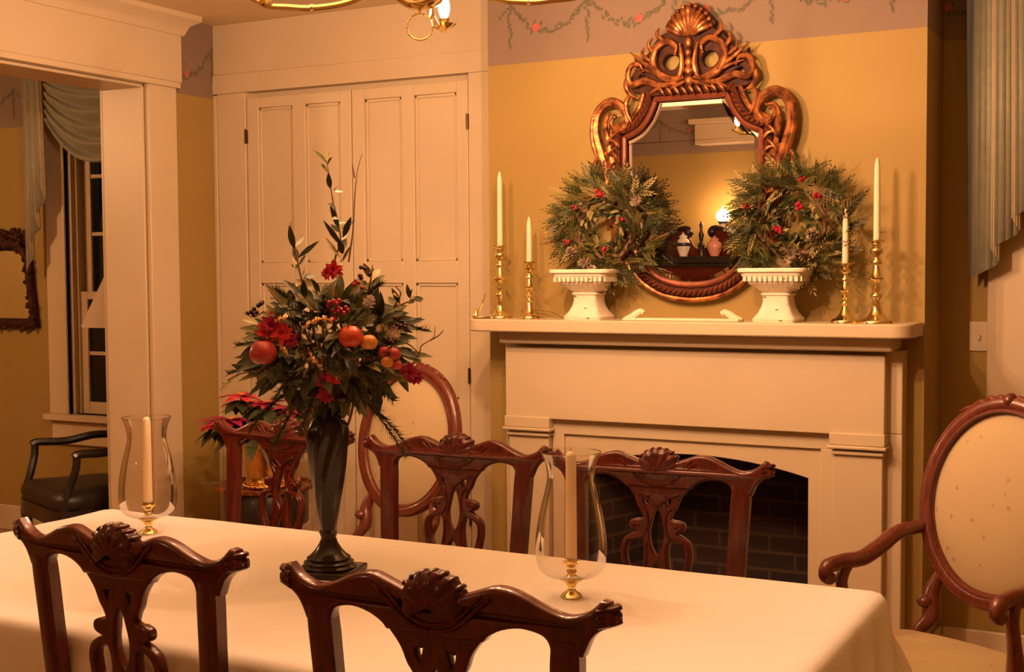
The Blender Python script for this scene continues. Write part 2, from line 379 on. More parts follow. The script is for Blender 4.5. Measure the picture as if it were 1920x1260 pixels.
# white boxed head on the wall behind the camera (only the looking-glass shows it)
m=MB(); m.box(-3.52,-2.85,-.50,-.32,2.44,2.60); m.box(-3.56,-2.81,-.50,-.28,2.60,2.64); struct(m.build('trim_4',WHITE,bevel=.006))
# ------------------------------------------------------------------ fireplace
fp=thing('fireplace_mantel','white painted wooden mantelpiece round the brick fireplace','fireplace',(-1.7,4.80,0))
def fpb(mb,name,mat=WHITE,**k):
    o=mb.build(name,mat,fp,**k); o.matrix_parent_inverse=Matrix.Translation((1.7,-4.80,0)); return o
# shelf with rounded corners
pts=[(-2.615,4.80)]
for cx,a0 in ((-2.545,PI),(-.92,1.5*PI)):
    for k in range(9):
        a=a0+k*PI/16; pts.append((cx+.07*cos(a),4.622+.07*sin(a)))
pts.append((-.85,4.80))
m=MB(); m.loft([[(x,y,z) for x,y in pts] for z in (1.285,1.335)]); fpb(m,'shelf',bevel=.006)
m=MB(); m.box(-2.49,-.925,4.625,4.80,1.235,1.285); fpb(m,'bed_moulding',bevel=.006)
m=MB(); m.box(-2.507,-.905,4.715,4.80,.935,1.235); m.box(-2.507,-2.28,4.715,4.80,0,.935); m.box(-1.145,-.905,4.715,4.80,0,.935); fpb(m,'back_board',bevel=.004)
m=MB(); m.box(-2.482,-.957,4.665,4.72,.930,1.22); fpb(m,'frieze',bevel=.004)
for x0,x1 in ((-2.478,-2.283),(-1.147,-.957)):
    m=MB(); m.box(x0+.008,x1-.008,4.672,4.72,0,.93); m.box(x0-.006,x1+.006,4.655,4.72,0,.14); p=fpb(m,'pilaster',bevel=.003)
    m=MB(); m.box(x0-.004,x1+.004,4.652,4.73,.893,.938); m.box(x0-.010,x1+.010,4.644,4.73,.880,.893); m.box(x0+.002,x1-.002,4.658,4.73,.858,.872)
    m.build('capital',WHITE,p,bevel=.004)
m=MB(); m.box(-2.285,-1.143,4.700,4.74,.868,.932); m.box(-2.285,-2.235,4.700,4.74,0,.87); m.box(-1.193,-1.143,4.700,4.74,0,.87); fpb(m,'inner_frame',bevel=.003)
# face board with the segmental-arched opening
L_,R_,ZS,ZA=-2.145,-1.243,.755,.815
out=[(-2.24,0),(-2.24,.872),(-1.19,.872),(-1.19,0),(R_,0),(R_,ZS)]
for k in range(1,16):
    t=k/16; x=R_+(L_-R_)*t; out.append((x,ZS+(ZA-ZS)*4*t*(1-t)))
out+=[(L_,ZS),(L_,0)]
m=flat_mesh([out],.03,.003); m.v=[(x,y+4.73,z) for x,y,z in m.v]; fpb(m,'face_board')
m=MB()                                                         # brick firebox: flared sides, back, hearth, throat
m.add([(-2.16,4.745,0),(-2.16,4.745,.84),(-2.02,5.18,.84),(-2.02,5.18,0)],[(0,1,2,3)])
m.add([(-1.22,4.745,0),(-1.22,4.745,.84),(-1.36,5.18,.84),(-1.36,5.18,0)],[(0,1,2,3)])
m.add([(-2.02,5.18,0),(-2.02,5.18,.84),(-1.36,5.18,.84),(-1.36,5.18,0)],[(0,1,2,3)])
m.add([(-2.16,4.745,.83),(-1.22,4.745,.83),(-1.36,5.18,.83),(-2.02,5.18,.83)],[(0,1,2,3)])
m.add([(-2.16,4.745,.012),(-1.22,4.745,.012),(-1.36,5.18,.012),(-2.02,5.18,.012)],[(0,1,2,3)])
fpb(m,'firebox',BRICK)
m=MB(); m.box(-2.5,-.90,4.28,4.70,0,.02); tag(m.build('hearth_slab',CHIP,bevel=.004),'dark stone hearth slab on the floor before the fireplace','hearth')

# ------------------------------------------------------------------ gilt looking-glass
MX,MY=-1.715,4.775
mr=thing('wall_mirror','large carved gilt rococo mirror with scrolled crest above the mantel','mirror',(MX,MY,1.40))
MI=Matrix.Translation((0,0,-1.40))
def mrb(mb,name,mat,par=None,**k):
    return mb.xform(MI).build(name,mat,par or mr,**k)
def gl_half(off=0):
    base=[(0,2.186),(.07,2.186),(.141,2.186),(.150,2.160),(.170,2.120),(.205,2.078),(.245,2.055),(.272,2.045),(.272,1.96),(.272,1.86),(.270,1.77),(.262,1.70),(.245,1.64),(.215,1.583),(.17,1.531),(.12,1.497),(.06,1.479),(0,1.474)]
    b=base[:3]+smooth(base[2:8],4)[1:]+base[8:10]+smooth(base[9:],4)[1:]
    return b
def offset(loop,d):
    n=len(loop); out=[]
    A=sum(loop[i][0]*loop[(i+1)%n][1]-loop[(i+1)%n][0]*loop[i][1] for i in range(n)); sg=1 if A<0 else -1
    for i in range(n):
        a=Vector(loop[i-1]); b=Vector(loop[i]); c=Vector(loop[(i+1)%n]); t1=(b-a).normalized(); t2=(c-b).normalized(); t=(t1+t2)
        t=t.normalized() if t.length>.1 else t1
        nrm=Vector((-t.y,t.x))*sg; k=1/max(.6,abs(t.dot(t2))); out.append((b.x+nrm.x*d*k,b.y+nrm.y*d*k))
    return out
G=mirror_half(gl_half()); G=[p for i,p in enumerate(G) if (Vector(p)-Vector(G[i-1])).length>1e-4]
inn=offset(G,-.024)
m=MB(); n=len(G)                                                # plate with a ground bevel all round
m.add([(x,-.004,z) for x,z in inn],[tuple(range(n))])
m.add([(x,-.004,z) for x,z in inn]+[(x,-.0015,z) for x,z in G],[(i,(i+1)%n,n+(i+1)%n,n+i) for i in range(n)])
g=mrb(m,'glass',MIRR,angle=3)
bk=flat_mesh([offset(G,.050)],.022,.003); bk.v=[(x,y+.013,z) for x,y,z in bk.v]; mrb(bk,'backing',GILTD)
m=MB(); m.tube([(x,-.012,z) for x,z in offset(G,.006)],.012,8,closed=True,flat=1.0,up=(0,1,0)); mrb(m,'inner_fillet',GILTR)
m=MB(); m.tube([(x,-.010,z) for x,z in offset(G,.062)],.011,8,closed=True,up=(0,1,0)); mrb(m,'outer_fillet',GILT)
# twisted rope between the fillets
rp=offset(G,.034); m=MB(); m.tube([(x,-.008,z) for x,z in rp],.020,8,closed=True,up=(0,1,0)); mrb(m,'rope_ground',GILTD)
m=MB(); acc=0
for i in range(len(rp)):
    a=Vector(rp[i-1]); b=Vector(rp[i]); d=(b-a); ln=d.length
    if ln<1e-6: continue
    t=acc
    while t<ln:
        p=a+d*(t/ln); u=d/ln
        if not (p.y>2.19 and abs(p.x)<.16):
            q=Vector((u.x*.7-u.y*.7,u.y*.7+u.x*.7))
            m.tube([(p.x-q.x*.016,-.022,p.y-q.y*.016),(p.x,-.031,p.y),(p.x+q.x*.016,-.022,p.y+q.y*.016)],[.004,.0075,.004],6)
        t+=.021
    acc=t-ln
mrb(m,'rope_moulding',GILTR)
def strokes(lst,y0=-.02,sym=True,taper=True,seg=8,sx_only=None):
    m=MB()
    for pts,r0,r1 in lst:
        for sx in ((sx_only,) if sx_only else (1,-1) if sym else (1,)):
            P=smooth([(p[0]*sx,y0-(p[2] if len(p)>2 else 0),p[1]) for p in pts],5); n=len(P)
            rad=[max(.0015,(r0+(r1-r0)*(i/(n-1)))*(min(1,.35+3*(i/(n-1))) if taper else 1)*(min(1,.25+4*(1-i/(n-1))) if taper else 1)) for i in range(n)]
            m.tube(P,rad,seg)
            m.ball(P[-1],r1*.75,8,6)
    return m
# shoulder scrolls and leaf-wrapped stiles
sc=[([(.318,1.70),(.335,1.80),(.350,1.90),(.378,2.0),(.398,2.08),(.384,2.155),(.335,2.192),(.285,2.172),(.262,2.125),(.280,2.088),(.315,2.085),(.330,2.112),(.315,2.132)],.026,.013),
    ([(.300,1.78),(.315,1.90),(.332,1.98),(.345,2.05),(.350,2.10,.012),(.335,2.14,.016),(.305,2.142,.016)],.016,.008),
    ([(.372,1.93),(.400,2.02,.014),(.408,2.08,.014),(.398,2.14,.016),(.355,2.188,.018),(.31,2.196,.014)],.010,.006),
    ([(.25,2.215),(.262,2.18,.01),(.255,2.14,.014),(.235,2.10,.012)],.012,.006)]
for SX in (1,-1):
  m=MB(); m.merge(strokes(sc,sx_only=SX))
  for k in range(7):                                              # acanthus nicks up the stile
      z=1.68+.055*k
      m.merge(strokes([([(.290,z,.012),(.312,z+.028,.018),(.350,z+.03,.010)],.010,.004),([(.345,z+.005,.006),(.330,z+.035,.016),(.300,z+.062,.012)],.009,.004)],sx_only=SX))
  m.merge(strokes([([(.355,1.99),(.400,1.955),(.392,1.90),(.405,1.862)],.012,.005),([(.35,1.95),(.385,1.905),(.37,1.87),(.378,1.835)],.010,.004)],sx_only=SX))
  m.tube(smooth([(SX*.305,-.004,1.60),(SX*.315,-.004,1.75),(SX*.318,-.004,1.9),(SX*.34,-.004,2.0)],4),[.030]*13,8)
  mrb(m,'shoulder_scroll',GILT)
# crest
cr=flat_mesh([mirror_half([(0,2.545)]+smooth([(.03,2.54),(.06,2.515),(.10,2.47),(.095,2.445),(.13,2.43),(.165,2.38),(.205,2.345),(.232,2.36),(.225,2.315),(.25,2.27),(.235,2.225),(.19,2.215),(.15,2.215)],4)+[(0,2.21)]),
   [(x,z) for x,z in smooth([(.045,2.335),(.07,2.36),(.10,2.352),(.112,2.325),(.09,2.30),(.06,2.305)],3,True)],
   [(-x,z) for x,z in smooth([(.045,2.335),(.07,2.36),(.10,2.352),(.112,2.325),(.09,2.30),(.06,2.305)],3,True)],
   [(x,z) for x,z in smooth([(.165,2.272),(.205,2.29),(.212,2.262),(.18,2.25)],3,True)],
   [(-x,z) for x,z in smooth([(.165,2.272),(.205,2.29),(.212,2.262),(.18,2.25)],3,True)]],.026,.005)
cr.v=[(x,y-.008,z) for x,y,z in cr.v]
mrb(cr,'crest_board',GILTD)
st=[([(.02,2.265,.012),(.07,2.262,.018),(.12,2.285,.02),(.145,2.33,.02),(.128,2.385,.02),(.085,2.405,.02),(.052,2.385,.018),(.055,2.355,.018)],.019,.010),
    ([(.05,2.245,.010),(.12,2.242,.016),(.18,2.262,.02),(.232,2.25,.018),(.250,2.285,.018),(.235,2.325,.018),(.200,2.325,.018),(.188,2.300,.018)],.017,.009),
    ([(.11,2.29,.02),(.16,2.315,.022),(.20,2.345,.02),(.238,2.375,.014)],.012,.005),
    ([(.115,2.28,.02),(.17,2.30,.022),(.215,2.312,.016)],.009,.004),
    ([(.14,2.36,.018),(.165,2.40,.016),(.150,2.425,.012)],.011,.005),
    ([(.10,2.41,.018),(.13,2.435,.016),(.122,2.46,.012)],.010,.005),
    ([(.155,2.335,.018),(.19,2.365,.016),(.185,2.392,.012)],.010,.004),
    ([(.05,2.25,.012),(.03,2.285,.02),(.025,2.33,.022),(.035,2.39,.018)],.014,.008),
    ([(.25,2.29,.01),(.262,2.25,.008),(.245,2.215,.006),(.215,2.20,.006)],.015,.007),
    ([(.012,2.25,.02),(.05,2.235,.02),(.09,2.222,.016)],.009,.004),([(.10,2.245,.018),(.13,2.228,.018),(.16,2.214,.012)],.010,.004)]
m=strokes(st)
for k in range(5):                                              # mask column
    m.ball((0,-.034-.004*(k%2),2.25+.036*k),(.020-.0015*k,.016,.022),10,7)
for k in range(-5,6):                                           # fan shell
    a=k*R(14); r=.118-.004*abs(k)
    m.merge(strokes([([(.018*sin(a),2.42,.014),(r*.55*sin(a),2.42+r*.55*cos(a),.026),(r*sin(a)*.92,2.42+r*cos(a),.010)],.007,.0135)],sym=False))
m.ball((0,-.040,2.515),(.014,.014,.022),10,8)
for k in range(9):
    x=-.12+.03*k; m.merge(strokes([([(x,2.232,.02),(x+.016,2.212,.022),(x+.022,2.198,.012)],.008,.004)],sym=False))
mrb(m,'crest_carving',GILT)
mr.rotation_euler.x=R(.45)

# ------------------------------------------------------------------ brass candlesticks and tapers on the shelf
def stick_profile(h,foot,t=1.0):
    p=[(foot,0),(foot,.006),(foot*.92,.012),(foot*.62,.018),(foot*.42,.030),(foot*.28,.045)]
    seq=[(.28,.010),(.31,.019),(.34,.019),(.37,.009),(.42,.016),(.46,.008),(.49,.012),(.52,.024),(.545,.026),(.57,.017),(.66,.011),(.69,.009),(.71,.018),(.74,.018),(.77,.009),(.81,.009),(.84,.021),(.88,.023),(.91,.013),(.93,.015)]
    for f,r in seq:
        z=f*h if f*h>.05 else .05+f*.01; p.append((r*t,z))
    p+=[(.014*t,h*.955),(.030*t,h-.006),(.030*t,h-.002),(.0135,h),(.0125,h-.012),(.001,h-.012)]
    return p
def candlestick(x,y,z,h,foot,label,sq=None):
    m=MB(); m.lathe(stick_profile(h,foot,h/.29*.5+.5),28)
    o=m.build('candlestick',BRASS,angle=60,loc=(x,y,z)); return tag(o,label,'candlestick','brass candlesticks on the mantel')
def taper(x,y,z,L,r,label,group,tip=True):
    m=MB(); m.lathe([(r*1.0,0),(r,.01),(r*.86,L-.05),(r*.74,L-.025),(r*.35,L-.006),(.001,L)] if tip else [(r*1.0,0),(r,.01),(r*.93,L-.03),(r*.88,L-.012),(r*.6,L-.003),(.001,L)],16)
    o=m.build('taper_candle',WAX,angle=60,loc=(x,y,z)); w=MB(); w.tube([(0,0,L-.003),(.001,0,L+.006)],.0011,5); w.build('wick',STEM,o)
    return tag(o,label,'candle',group)
SZ=1.335
for x,y,h,ft,L,lab,lb2 in ((-2.500,4.66,.298,.050,.312,'tall brass candlestick at the left end of the mantel','tall white taper beside the cupboard at the mantel left end'),
    (-2.367,4.66,.232,.046,.192,'short brass candlestick left of the left urn','short white taper left of the left wreath'),
    (-1.098,4.66,.215,.050,.205,'short brass candlestick right of the right urn','short white taper touching the right wreath'),
    (-.988,4.66,.296,.062,.302,'tall brass candlestick at the right end of the mantel','tall white taper at the right end of the mantel')):
    candlestick(x,y,SZ,h,ft,lab); taper(x,y,SZ+h-.012,L,.0118,lb2,'white tapers on the mantel')
# small brass snuffer lying by the tall stick
sn=thing('candle_snuffer','small brass candle snuffer on a dish at the far left of the mantel','snuffer',(-2.572,4.622,SZ))
m=MB(); m.lathe([(.001,.002),(.024,.0),(.034,.006),(.035,.010),(.024,.006),(.001,.005)],20); m.build('dish',BRASS,sn)
m=MB(); m.tube(smooth([(-.016,-.004,.012),(-.005,0,.04),(.016,.006,.088),(.02,.006,.098)],4),[.0035]*13,8); m.lathe([(.012,.008),(.010,.022),(.003,.036),(.001,.038)],12,c=(-.018,-.006,0)); m.build('snuffer',BRASS,sn)
# low white carved tray in the middle
tr=thing('shelf_tray','low white tray with curled ends below the mirror','tray',(-1.708,4.64,SZ))
m=MB(); m.box(-.232,.232,-.035,.035,0,.010); m.build('base',STONE,tr,bevel=.003)
for sx in (-1,1):
    m=MB(); m.tube(smooth([(sx*.235,0,.006),(sx*.205,0,.014),(sx*.185,0,.026),(sx*.168,0,.034),(sx*.155,0,.028)],4),[.006,.008,.010,.012,.013,.014,.014,.014,.014,.013,.013,.012,.012,.011,.010,.010,.009],8,flat=1); m.build('curled_end',STONE,tr)
m=MB(); m.tube(smooth([(-2.33,4.70,1.339),(-2.40,4.74,1.352),(-2.46,4.765,1.362),(-2.40,4.775,1.366),(-2.32,4.765,1.358),(-2.255,4.72,1.341),(-2.225,4.69,1.3375)],5),.0016,6)
tag(m.build('string_light_cord',STEM),'thin dark cord trailing behind the candlesticks on the mantel','cord')
# ------------------------------------------------------------------ urns
def urn(x,y,label):
    u=thing('mantel_urn',label,'urn',(x,y,SZ),0,'square white urns on the mantel')
    P=[(.080,0),(.082,.012),(.076,.018),(.064,.034),(.054,.055),(.049,.075),(.049,.096),(.055,.100),(.054,.106),(.048,.108)]
    m=MB(); m.lathe(P,48,sq=.9); m.build('foot',STONE,u,angle=50)
    P=[(.046,.106),(.054,.112),(.074,.126),(.090,.138),(.094,.142),(.092,.146),(.100,.152),(.112,.168),(.116,.172),(.116,.180),(.126,.184),(.128,.192),(.124,.198),(.108,.198),(.104,.190),(.001,.186)]
    m=MB(); m.lathe(P,48,sq=.9)
    for k in range(-5,6):
        m.box(k*.019-.006,k*.019+.006,-.1135,-.108,.150,.168); m.box(.108,.1135,k*.019-.006,k*.019+.006,.150,.168)
    m.build('bowl',STONE,u,angle=50)
    for px,py,pz in ((.01,-.058,.046),(-.038,-.049,.092),(.052,-.1125,.160),(.03,-.081,.008)):
        m=MB(); m.ball((px,py,pz),(.007,.003,.003),8,5); m.build('chip',CHIP,u)
    return u
urn(-2.105,4.665,'white stone urn left of the mirror with wreath standing in it')
urn(-1.342,4.665,'white stone urn right of the mirror under the right-hand wreath')
# ------------------------------------------------------------------ wreaths
def sprig(mb,p,d,L,rg,mi):
    """cedar-like sprig: flat feathery leaflets either side of a stem"""
    p=Vector(p); d=Vector(d).normalized(); s=d.cross(Vector((rg.uniform(-1,1),rg.uniform(-1,1),rg.uniform(-1,1))))
    if s.length<.1: s=d.cross(Vector((0,0,1)))
    s.normalize(); k=7
    for i in range(k):
        t=.15+.85*i/(k-1); q=p+d*(L*t)
        for sg in ((-1,1) if i<k-1 else (0,)):
            dd=(d*(.8+.4*t)+s*(.75*sg)).normalized(); ll=L*(.42-.20*t) if sg else L*.25
            w=Vector(dd).cross(s.cross(d)).normalized()*(.0035)
            mb.add([q,q+dd*ll*.5+w,q+dd*ll,q+dd*ll*.5-w],[(0,1,2,3)],mi)
def wreath(x,y,z,Rr,rm,rg,label,bx,cones,ry=0,n=540):
    w=thing('evergreen_wreath',label,'wreath',(x,y,z-Rr-.02),0,'evergreen wreaths in the urns')
    zc=Rr+.02; m=MB()
    for q in range(3):
        m.tube([(Rr*.66*cos(a)+.008*sin(9*a+q*2),.012*cos(7*a+q*2),zc+Rr*.66*sin(a)+.008*cos(11*a+q)) for a in [2*PI*k/48 for k in range(48)]],.008,6,closed=True)
    m.build('vine_ring',STEM,w)
    m=MB()
    for i in range(n):
        a=rg.uniform(0,2*PI); b=rg.uniform(0,2*PI); r=Rr*.70+rm*.6*cos(b); yy=-rm*.55*abs(sin(b))*rg.uniform(.3,1) + (rg.uniform(0,.02))
        rad=Vector((cos(a),0,sin(a))); tan=Vector((-sin(a),0,cos(a)))
        d=rad*cos(b)*.9+tan*rg.uniform(.2,1.0)*(1 if rg.random()<.8 else -1)+Vector((0,-1,0))*abs(sin(b))*.5+Vector((rg.uniform(-.4,.4),rg.uniform(-.2,.1),rg.uniform(-.3,.4)))
        L=rg.uniform(.05,.095)*(1.12 if cos(b)>0 else .42)
        pos=(r*cos(a),max(-.10,min(yy,.035)),zc+r*sin(a))
        if d.y>0: d.y*=.2
        if pos[2]<.012 and d.z<0: d.z=abs(d.z)*.3
        sprig(m,pos,d,L,rg,rg.choice((0,0,0,1,1,1,2)))
    m.build('foliage',[G1,G2,G3],w,angle=180)
    for px,pz,r,mt in bx:
        b=MB()
        for k in range(6):
            b.ball((px+rg.uniform(-r,r),-.085+rg.uniform(-.012,.01),zc+pz+rg.uniform(-r,r)),r*.62,8,6)
        b.build('berry_cluster',BERRY,w)
    for px,pz in cones:
        c=MB(); ax=Vector((rg.uniform(-1,1),-.6,rg.uniform(-.6,.6))).normalized()
        for k in range(34):
            t=k/33; an=k*2.4; rr=.020*sin(PI*(.15+.8*t)); s1=ax.cross(Vector((0,0,1))).normalized(); s2=ax.cross(s1)
            q=Vector((px,-.085,zc+pz))+ax*(t-.5)*.06; dr=(s1*cos(an)+s2*sin(an))
            c.leaf(q,dr+ax*.5,ax,rr+.006,.013,0,.1,.1)
        c.build('pine_cone',CONE,w)
    return w
wreath(-2.045,4.70,1.695,.178,.085,random.Random(3),'round evergreen wreath in the left urn on the mantel',[(.005,.135,.013,0),(.025,-.09,.010,0),(-.135,-.055,.009,0),(.10,.03,.008,0),(-.10,.08,.008,0)],[(-.11,-.10),(-.055,-.135),(-.03,-.17),(.16,.10)])
wreath(-1.302,4.70,1.700,.180,.090,random.Random(11),'fuller evergreen wreath in the right urn on the mantel',[(.052,.055,.012,0),(.115,.085,.012,0),(-.035,-.03,.013,0),(-.15,.06,.009,0),(.06,.15,.009,0)],[(.02,-.11),(.075,-.13),(-.005,-.155),(.10,-.05)],n=640)
from mathutils import noise
# ------------------------------------------------------------------ dining table and cloth
TX0,TX1,TY0,TY1,TZ=-3.135,-.615,1.985,3.118,.763
t=thing('dining_table','long dining table hidden under the white tablecloth','table',((TX0+TX1)/2,(TY0+TY1)/2,0))
hx,hy=(TX1-TX0)/2-.012,(TY1-TY0)/2-.012
m=MB(); m.box(-hx,hx,-hy,hy,.725,.757); m.build('tabletop',MAHOG,t,bevel=.01)
m=MB(); m.box(-hx+.3,hx-.3,-hy+.25,-hy+.275,.64,.725); m.box(-hx+.3,hx-.3,hy-.275,hy-.25,.64,.725); m.build('apron',MAHOG,t)
for sx in (-1,1):
    for sy in (-1,1):
        m=MB(); m.lathe([(.028,0),(.034,.03),(.022,.06),(.030,.20),(.040,.40),(.030,.52),(.044,.56),(.044,.725)],16,c=(sx*(hx-.34),sy*(hy-.30),0)); m.build('leg',MAHOG,t)
rc=.055; OV=.235
def cloth(u,v):
    x=TX0-OV+(TX1-TX0+2*OV)*u; y=TY0-OV+(TY1-TY0+2*OV)*v
    cx=min(max(x,TX0+rc),TX1-rc); cy=min(max(y,TY0+rc),TY1-rc); dx,dy=x-cx,y-cy; dd=math.hypot(dx,dy)
    z=TZ+.0022*noise.noise((x*4+y*2,y*9,0))
    d=dd-rc
    if d<=-.03 or dd<1e-6: return (x,y,z)
    d+=.03; nx,ny=dx/dd,dy/dd; bx,by=cx+nx*(rc-.03),cy+ny*(rc-.03); rf=.026; w=(x+y*1.3)
    if d<rf*PI/2: o=rf*sin(d/rf); dz=rf*(1-cos(d/rf))
    else:
        e=d-rf*PI/2; fl=.05 if ny<-.5 else .16
        rip=.5+.5*sin(w*23+3*noise.noise((x*2,y*2,1)))
        o=rf+e*fl+(.018 if ny<-.5 else .04)*rip*(e/.2); dz=rf+e*.975
    dz=min(dz,.262)
    return (bx+nx*o,by+ny*o,z-dz)
m=MB(); m.grid(cloth,150,90)
tag(m.build('tablecloth',CLOTH,angle=180),'white damask cloth draped over the dining table','tablecloth')

# ------------------------------------------------------------------ carved dining chairs
def rake(z): return .045*(1-min(max((z-.45)/.55,0),1))
def bend(mb,dy=0):
    mb.v=[(x,y+dy+rake(z)-.018*(1-(x/.33)**2)+.012,z) for x,y,z in mb.v]; return mb
def make_chair():
    c=thing('dining_chair','','chair')
    half=smooth([(0,.986),(.05,.990),(.085,1.001),(.122,1.012),(.162,1.005),(.205,.986),(.245,.975),(.282,.986),(.306,1.007)],4)+[(.317,1.004),(.321,.991),(.331,.985),(.332,.974),(.323,.965)]+smooth([(.323,.965),(.302,.956),(.285,.939),(.272,.910)],3)[1:]+[(.217,.910)]+smooth([(.217,.910),(.213,.928),(.200,.940),(.165,.946),(.13,.939),(.105,.926),(.095,.915)],3)[1:]+[(0,.912)]
    cr=bend(flat_mesh([mirror_half(half)],.036,.010,3)).build('crest_rail',MAHOG,c,angle=50)
    m=MB(); seg=44                                              # carved fan shell
    for side in (1,-1):
        rings=[]
        for i in range(7):
            q=i/6; ring=[]
            for k in range(seg+1):
                a=-.55+(PI+1.1)*k/seg; Rr=.050+.006*abs(sin(a))+.0028*abs(cos(a*6.5)); rb=.004*abs(cos(a*6.5))*q
                ring.append((Rr*1.16*q*cos(a),side*(.019+.010*(1-q*q)+rb)*(1 if q<.95 else .6),.967+Rr*q*sin(a)))
            rings.append(ring)
        m.loft(rings,0,False,False)
    o=len(m.v)//2
    m.add([m.v[6*(seg+1)+k] for k in range(seg+1)]+[m.v[o+6*(seg+1)+k] for k in range(seg+1)],[(k,k+1,seg+2+k,seg+1+k) for k in range(seg)])
    for k in range(13):
        a=-.25+(PI+.5)*k/12; m.ball((.058*1.14*cos(a),0,.967+.056*sin(a)),(.0062,.019,.0062),8,6)
    for q in (1,-1):
        m.tube(smooth([(x,q*.018,z) for x,z in ((-.115,.992),(-.09,.972),(-.06,.945),(-.03,.929),(0,.925),(.03,.929),(.06,.945),(.09,.972),(.115,.992))],4),.0045,6)
        m.tube(smooth([(x,q*.018,z) for x,z in ((-.10,.997),(-.078,.975),(-.05,.950),(0,.936),(.05,.950),(.078,.975),(.10,.997))],4),.003,6)
    bend(m).build('carved_shell',MAHOG2,cr,angle=50)
    for sx in (-1,1):                                           # ear carving
        m=MB()
        for z in (.972,.983,.995): m.tube([(sx*.300,-.017,z-.006),(sx*.326,-.010,z),(sx*.331,0,z+.001),(sx*.326,.010,z),(sx*.300,.017,z-.006)],.0055,6)
        bend(m).build('ear_carving',MAHOG2,cr)
        m=MB(); rings=[]
        for z,xi,xo in ((.43,.185,.232),(.55,.197,.247),(.68,.206,.256),(.80,.211,.262),(.89,.214,.267),(.935,.218,.268)):
            rings.append([(sx*(xi+(xo-xi)*a),b*.019+rake(z)+.012-.018*(1-(.24/.33)**2),z) for a,b in ((0,-.7),(.18,-1),(.82,-1),(1,-.7),(1,.7),(.82,1),(.18,1),(0,.7))])
        m.loft(rings); m.build('stile',MAHOG,c)
    sp=smooth([(.100,.925),(.082,.905),(.068,.885),(.058,.86),(.048,.845),(.041,.828)],3)+[(.052,.824)]+smooth([(.060,.825),(.078,.819),(.083,.806),(.077,.794),(.060,.788)],3)+smooth([(.072,.783),(.095,.768),(.105,.742),(.104,.71),(.096,.67),(.082,.63),(.066,.59),(.058,.55),(.064,.52),(.085,.487)],3)+[(0,.487)]
    hl=[]
    hl.append([(0,.858)]+smooth([(.011,.836),(.019,.80),(.021,.775),(.014,.745),(0,.722)],3)); hl[0]=mirror_half(hl[0])
    sl=[(.024,.889),(.041,.887),(.039,.872),(.030,.862)]; lo=smooth([(.043,.766),(.063,.766),(.083,.748),(.085,.712),(.072,.672),(.052,.640),(.042,.68),(.036,.73)],3,True)
    hl+=[sl,[(-x,z) for x,z in reversed(sl)],lo,[(-x,z) for x,z in reversed(lo)]]
    hl.append(mirror_half([(0,.700)]+smooth([(.010,.685),(.020,.655),(.024,.62),(.016,.585),(0,.57)],3)))
    s=bend(flat_mesh([mirror_half([(0,.925)]+sp)]+hl,.026,.006,2)).build('splat',MAHOG,c,angle=50)
    m=MB()
    for sx in (-1,1):
        for P in ([(.064,.898),(.045,.893),(.02,.878),(.0,.862)],[(.045,.86),(.03,.845),(.026,.815),(.034,.785),(.055,.775),(.085,.764),(.094,.735),(.09,.70)],[(.05,.808),(.064,.812),(.070,.804),(.062,.798)],[(.03,.76),(.028,.72),(.034,.68),(.05,.62)]):
            m.tube(smooth([(sx*x,.0135,z) for x,z in P],3),[.0042]*(3*(len(P)-1)+1),6)
    bend(m).build('splat_carving',MAHOG2,s)
    m=MB(); F=[]
    for z,g in ((.42,0),(.455,0),(.480,-.012),(.490,-.05),(.494,-.14)):
        F.append([(x*(1+g/.3),y if False else (.26+(y-.26)*(1+g/.3)),z) for x,y in ((-.215,.05),(.215,.05),(.245,.20),(.272,.47),(.262,.488),(0,.492),(-.262,.488),(-.272,.47),(-.245,.20))])
    m.loft(F); m.build('seat',SEATF,c,angle=70)
    m=MB(); out=[(-.225,.035),(.225,.035),(.285,.485),(.27,.50),(-.27,.50),(-.285,.485)]; m.loft([[(x,y,z) for x,y in out] for z in (.375,.445)]); m.build('seat_frame',MAHOG,c,bevel=.006)
    for sx in (-1,1):
        m=MB(); m.tube(smooth([(sx*.262,.475,.40),(sx*.280,.495,.33),(sx*.272,.487,.24),(sx*.258,.470,.13),(sx*.262,.478,.06),(sx*.272,.49,.035)],4),[.034,.038,.040,.040,.038,.034,.030,.027,.024,.022,.020,.019,.018,.018,.018,.019,.020,.022,.024,.025,.026],10)
        m.ball((sx*.274,.492,.024),(.034,.034,.024),12,8); m.build('leg',MAHOG,c)
        m=MB(); rings=[]
        for z,y in ((.44,.055),(.30,.045),(.15,.015),(0,-.03)): rings.append([(sx*.212+a*.019,y+b*.019,z) for a,b in ((-1,-.7),(-.7,-1),(.7,-1),(1,-.7),(1,.7),(.7,1),(-.7,1),(-1,.7))])
        m.loft(rings); m.build('leg',MAHOG,c)
    return c
CH=make_chair(); G_='carved mahogany chairs round the table'
CH['group']=G_; CH.location=(-1.123,1.855,0)
CH['label']='carved dark chair at the near table side, in front of the right hurricane shade'
dup(CH,(-1.908,1.920,0),R(-4),'carved dark chair at the near table side, in front of the left hurricane shade',G_)
dup(CH,(-2.012,3.455,0),PI,'reddish carved chair on the far side, between the vase and the right hurricane shade',G_)
dup(CH,(-1.325,3.41,0),PI+R(3),'reddish carved chair on the far side, in front of the brick fire opening',G_)
dup(CH,(-2.75,3.55,0),PI-R(8.3),'reddish carved chair on the far side, behind the vase and before the poinsettia',G_)

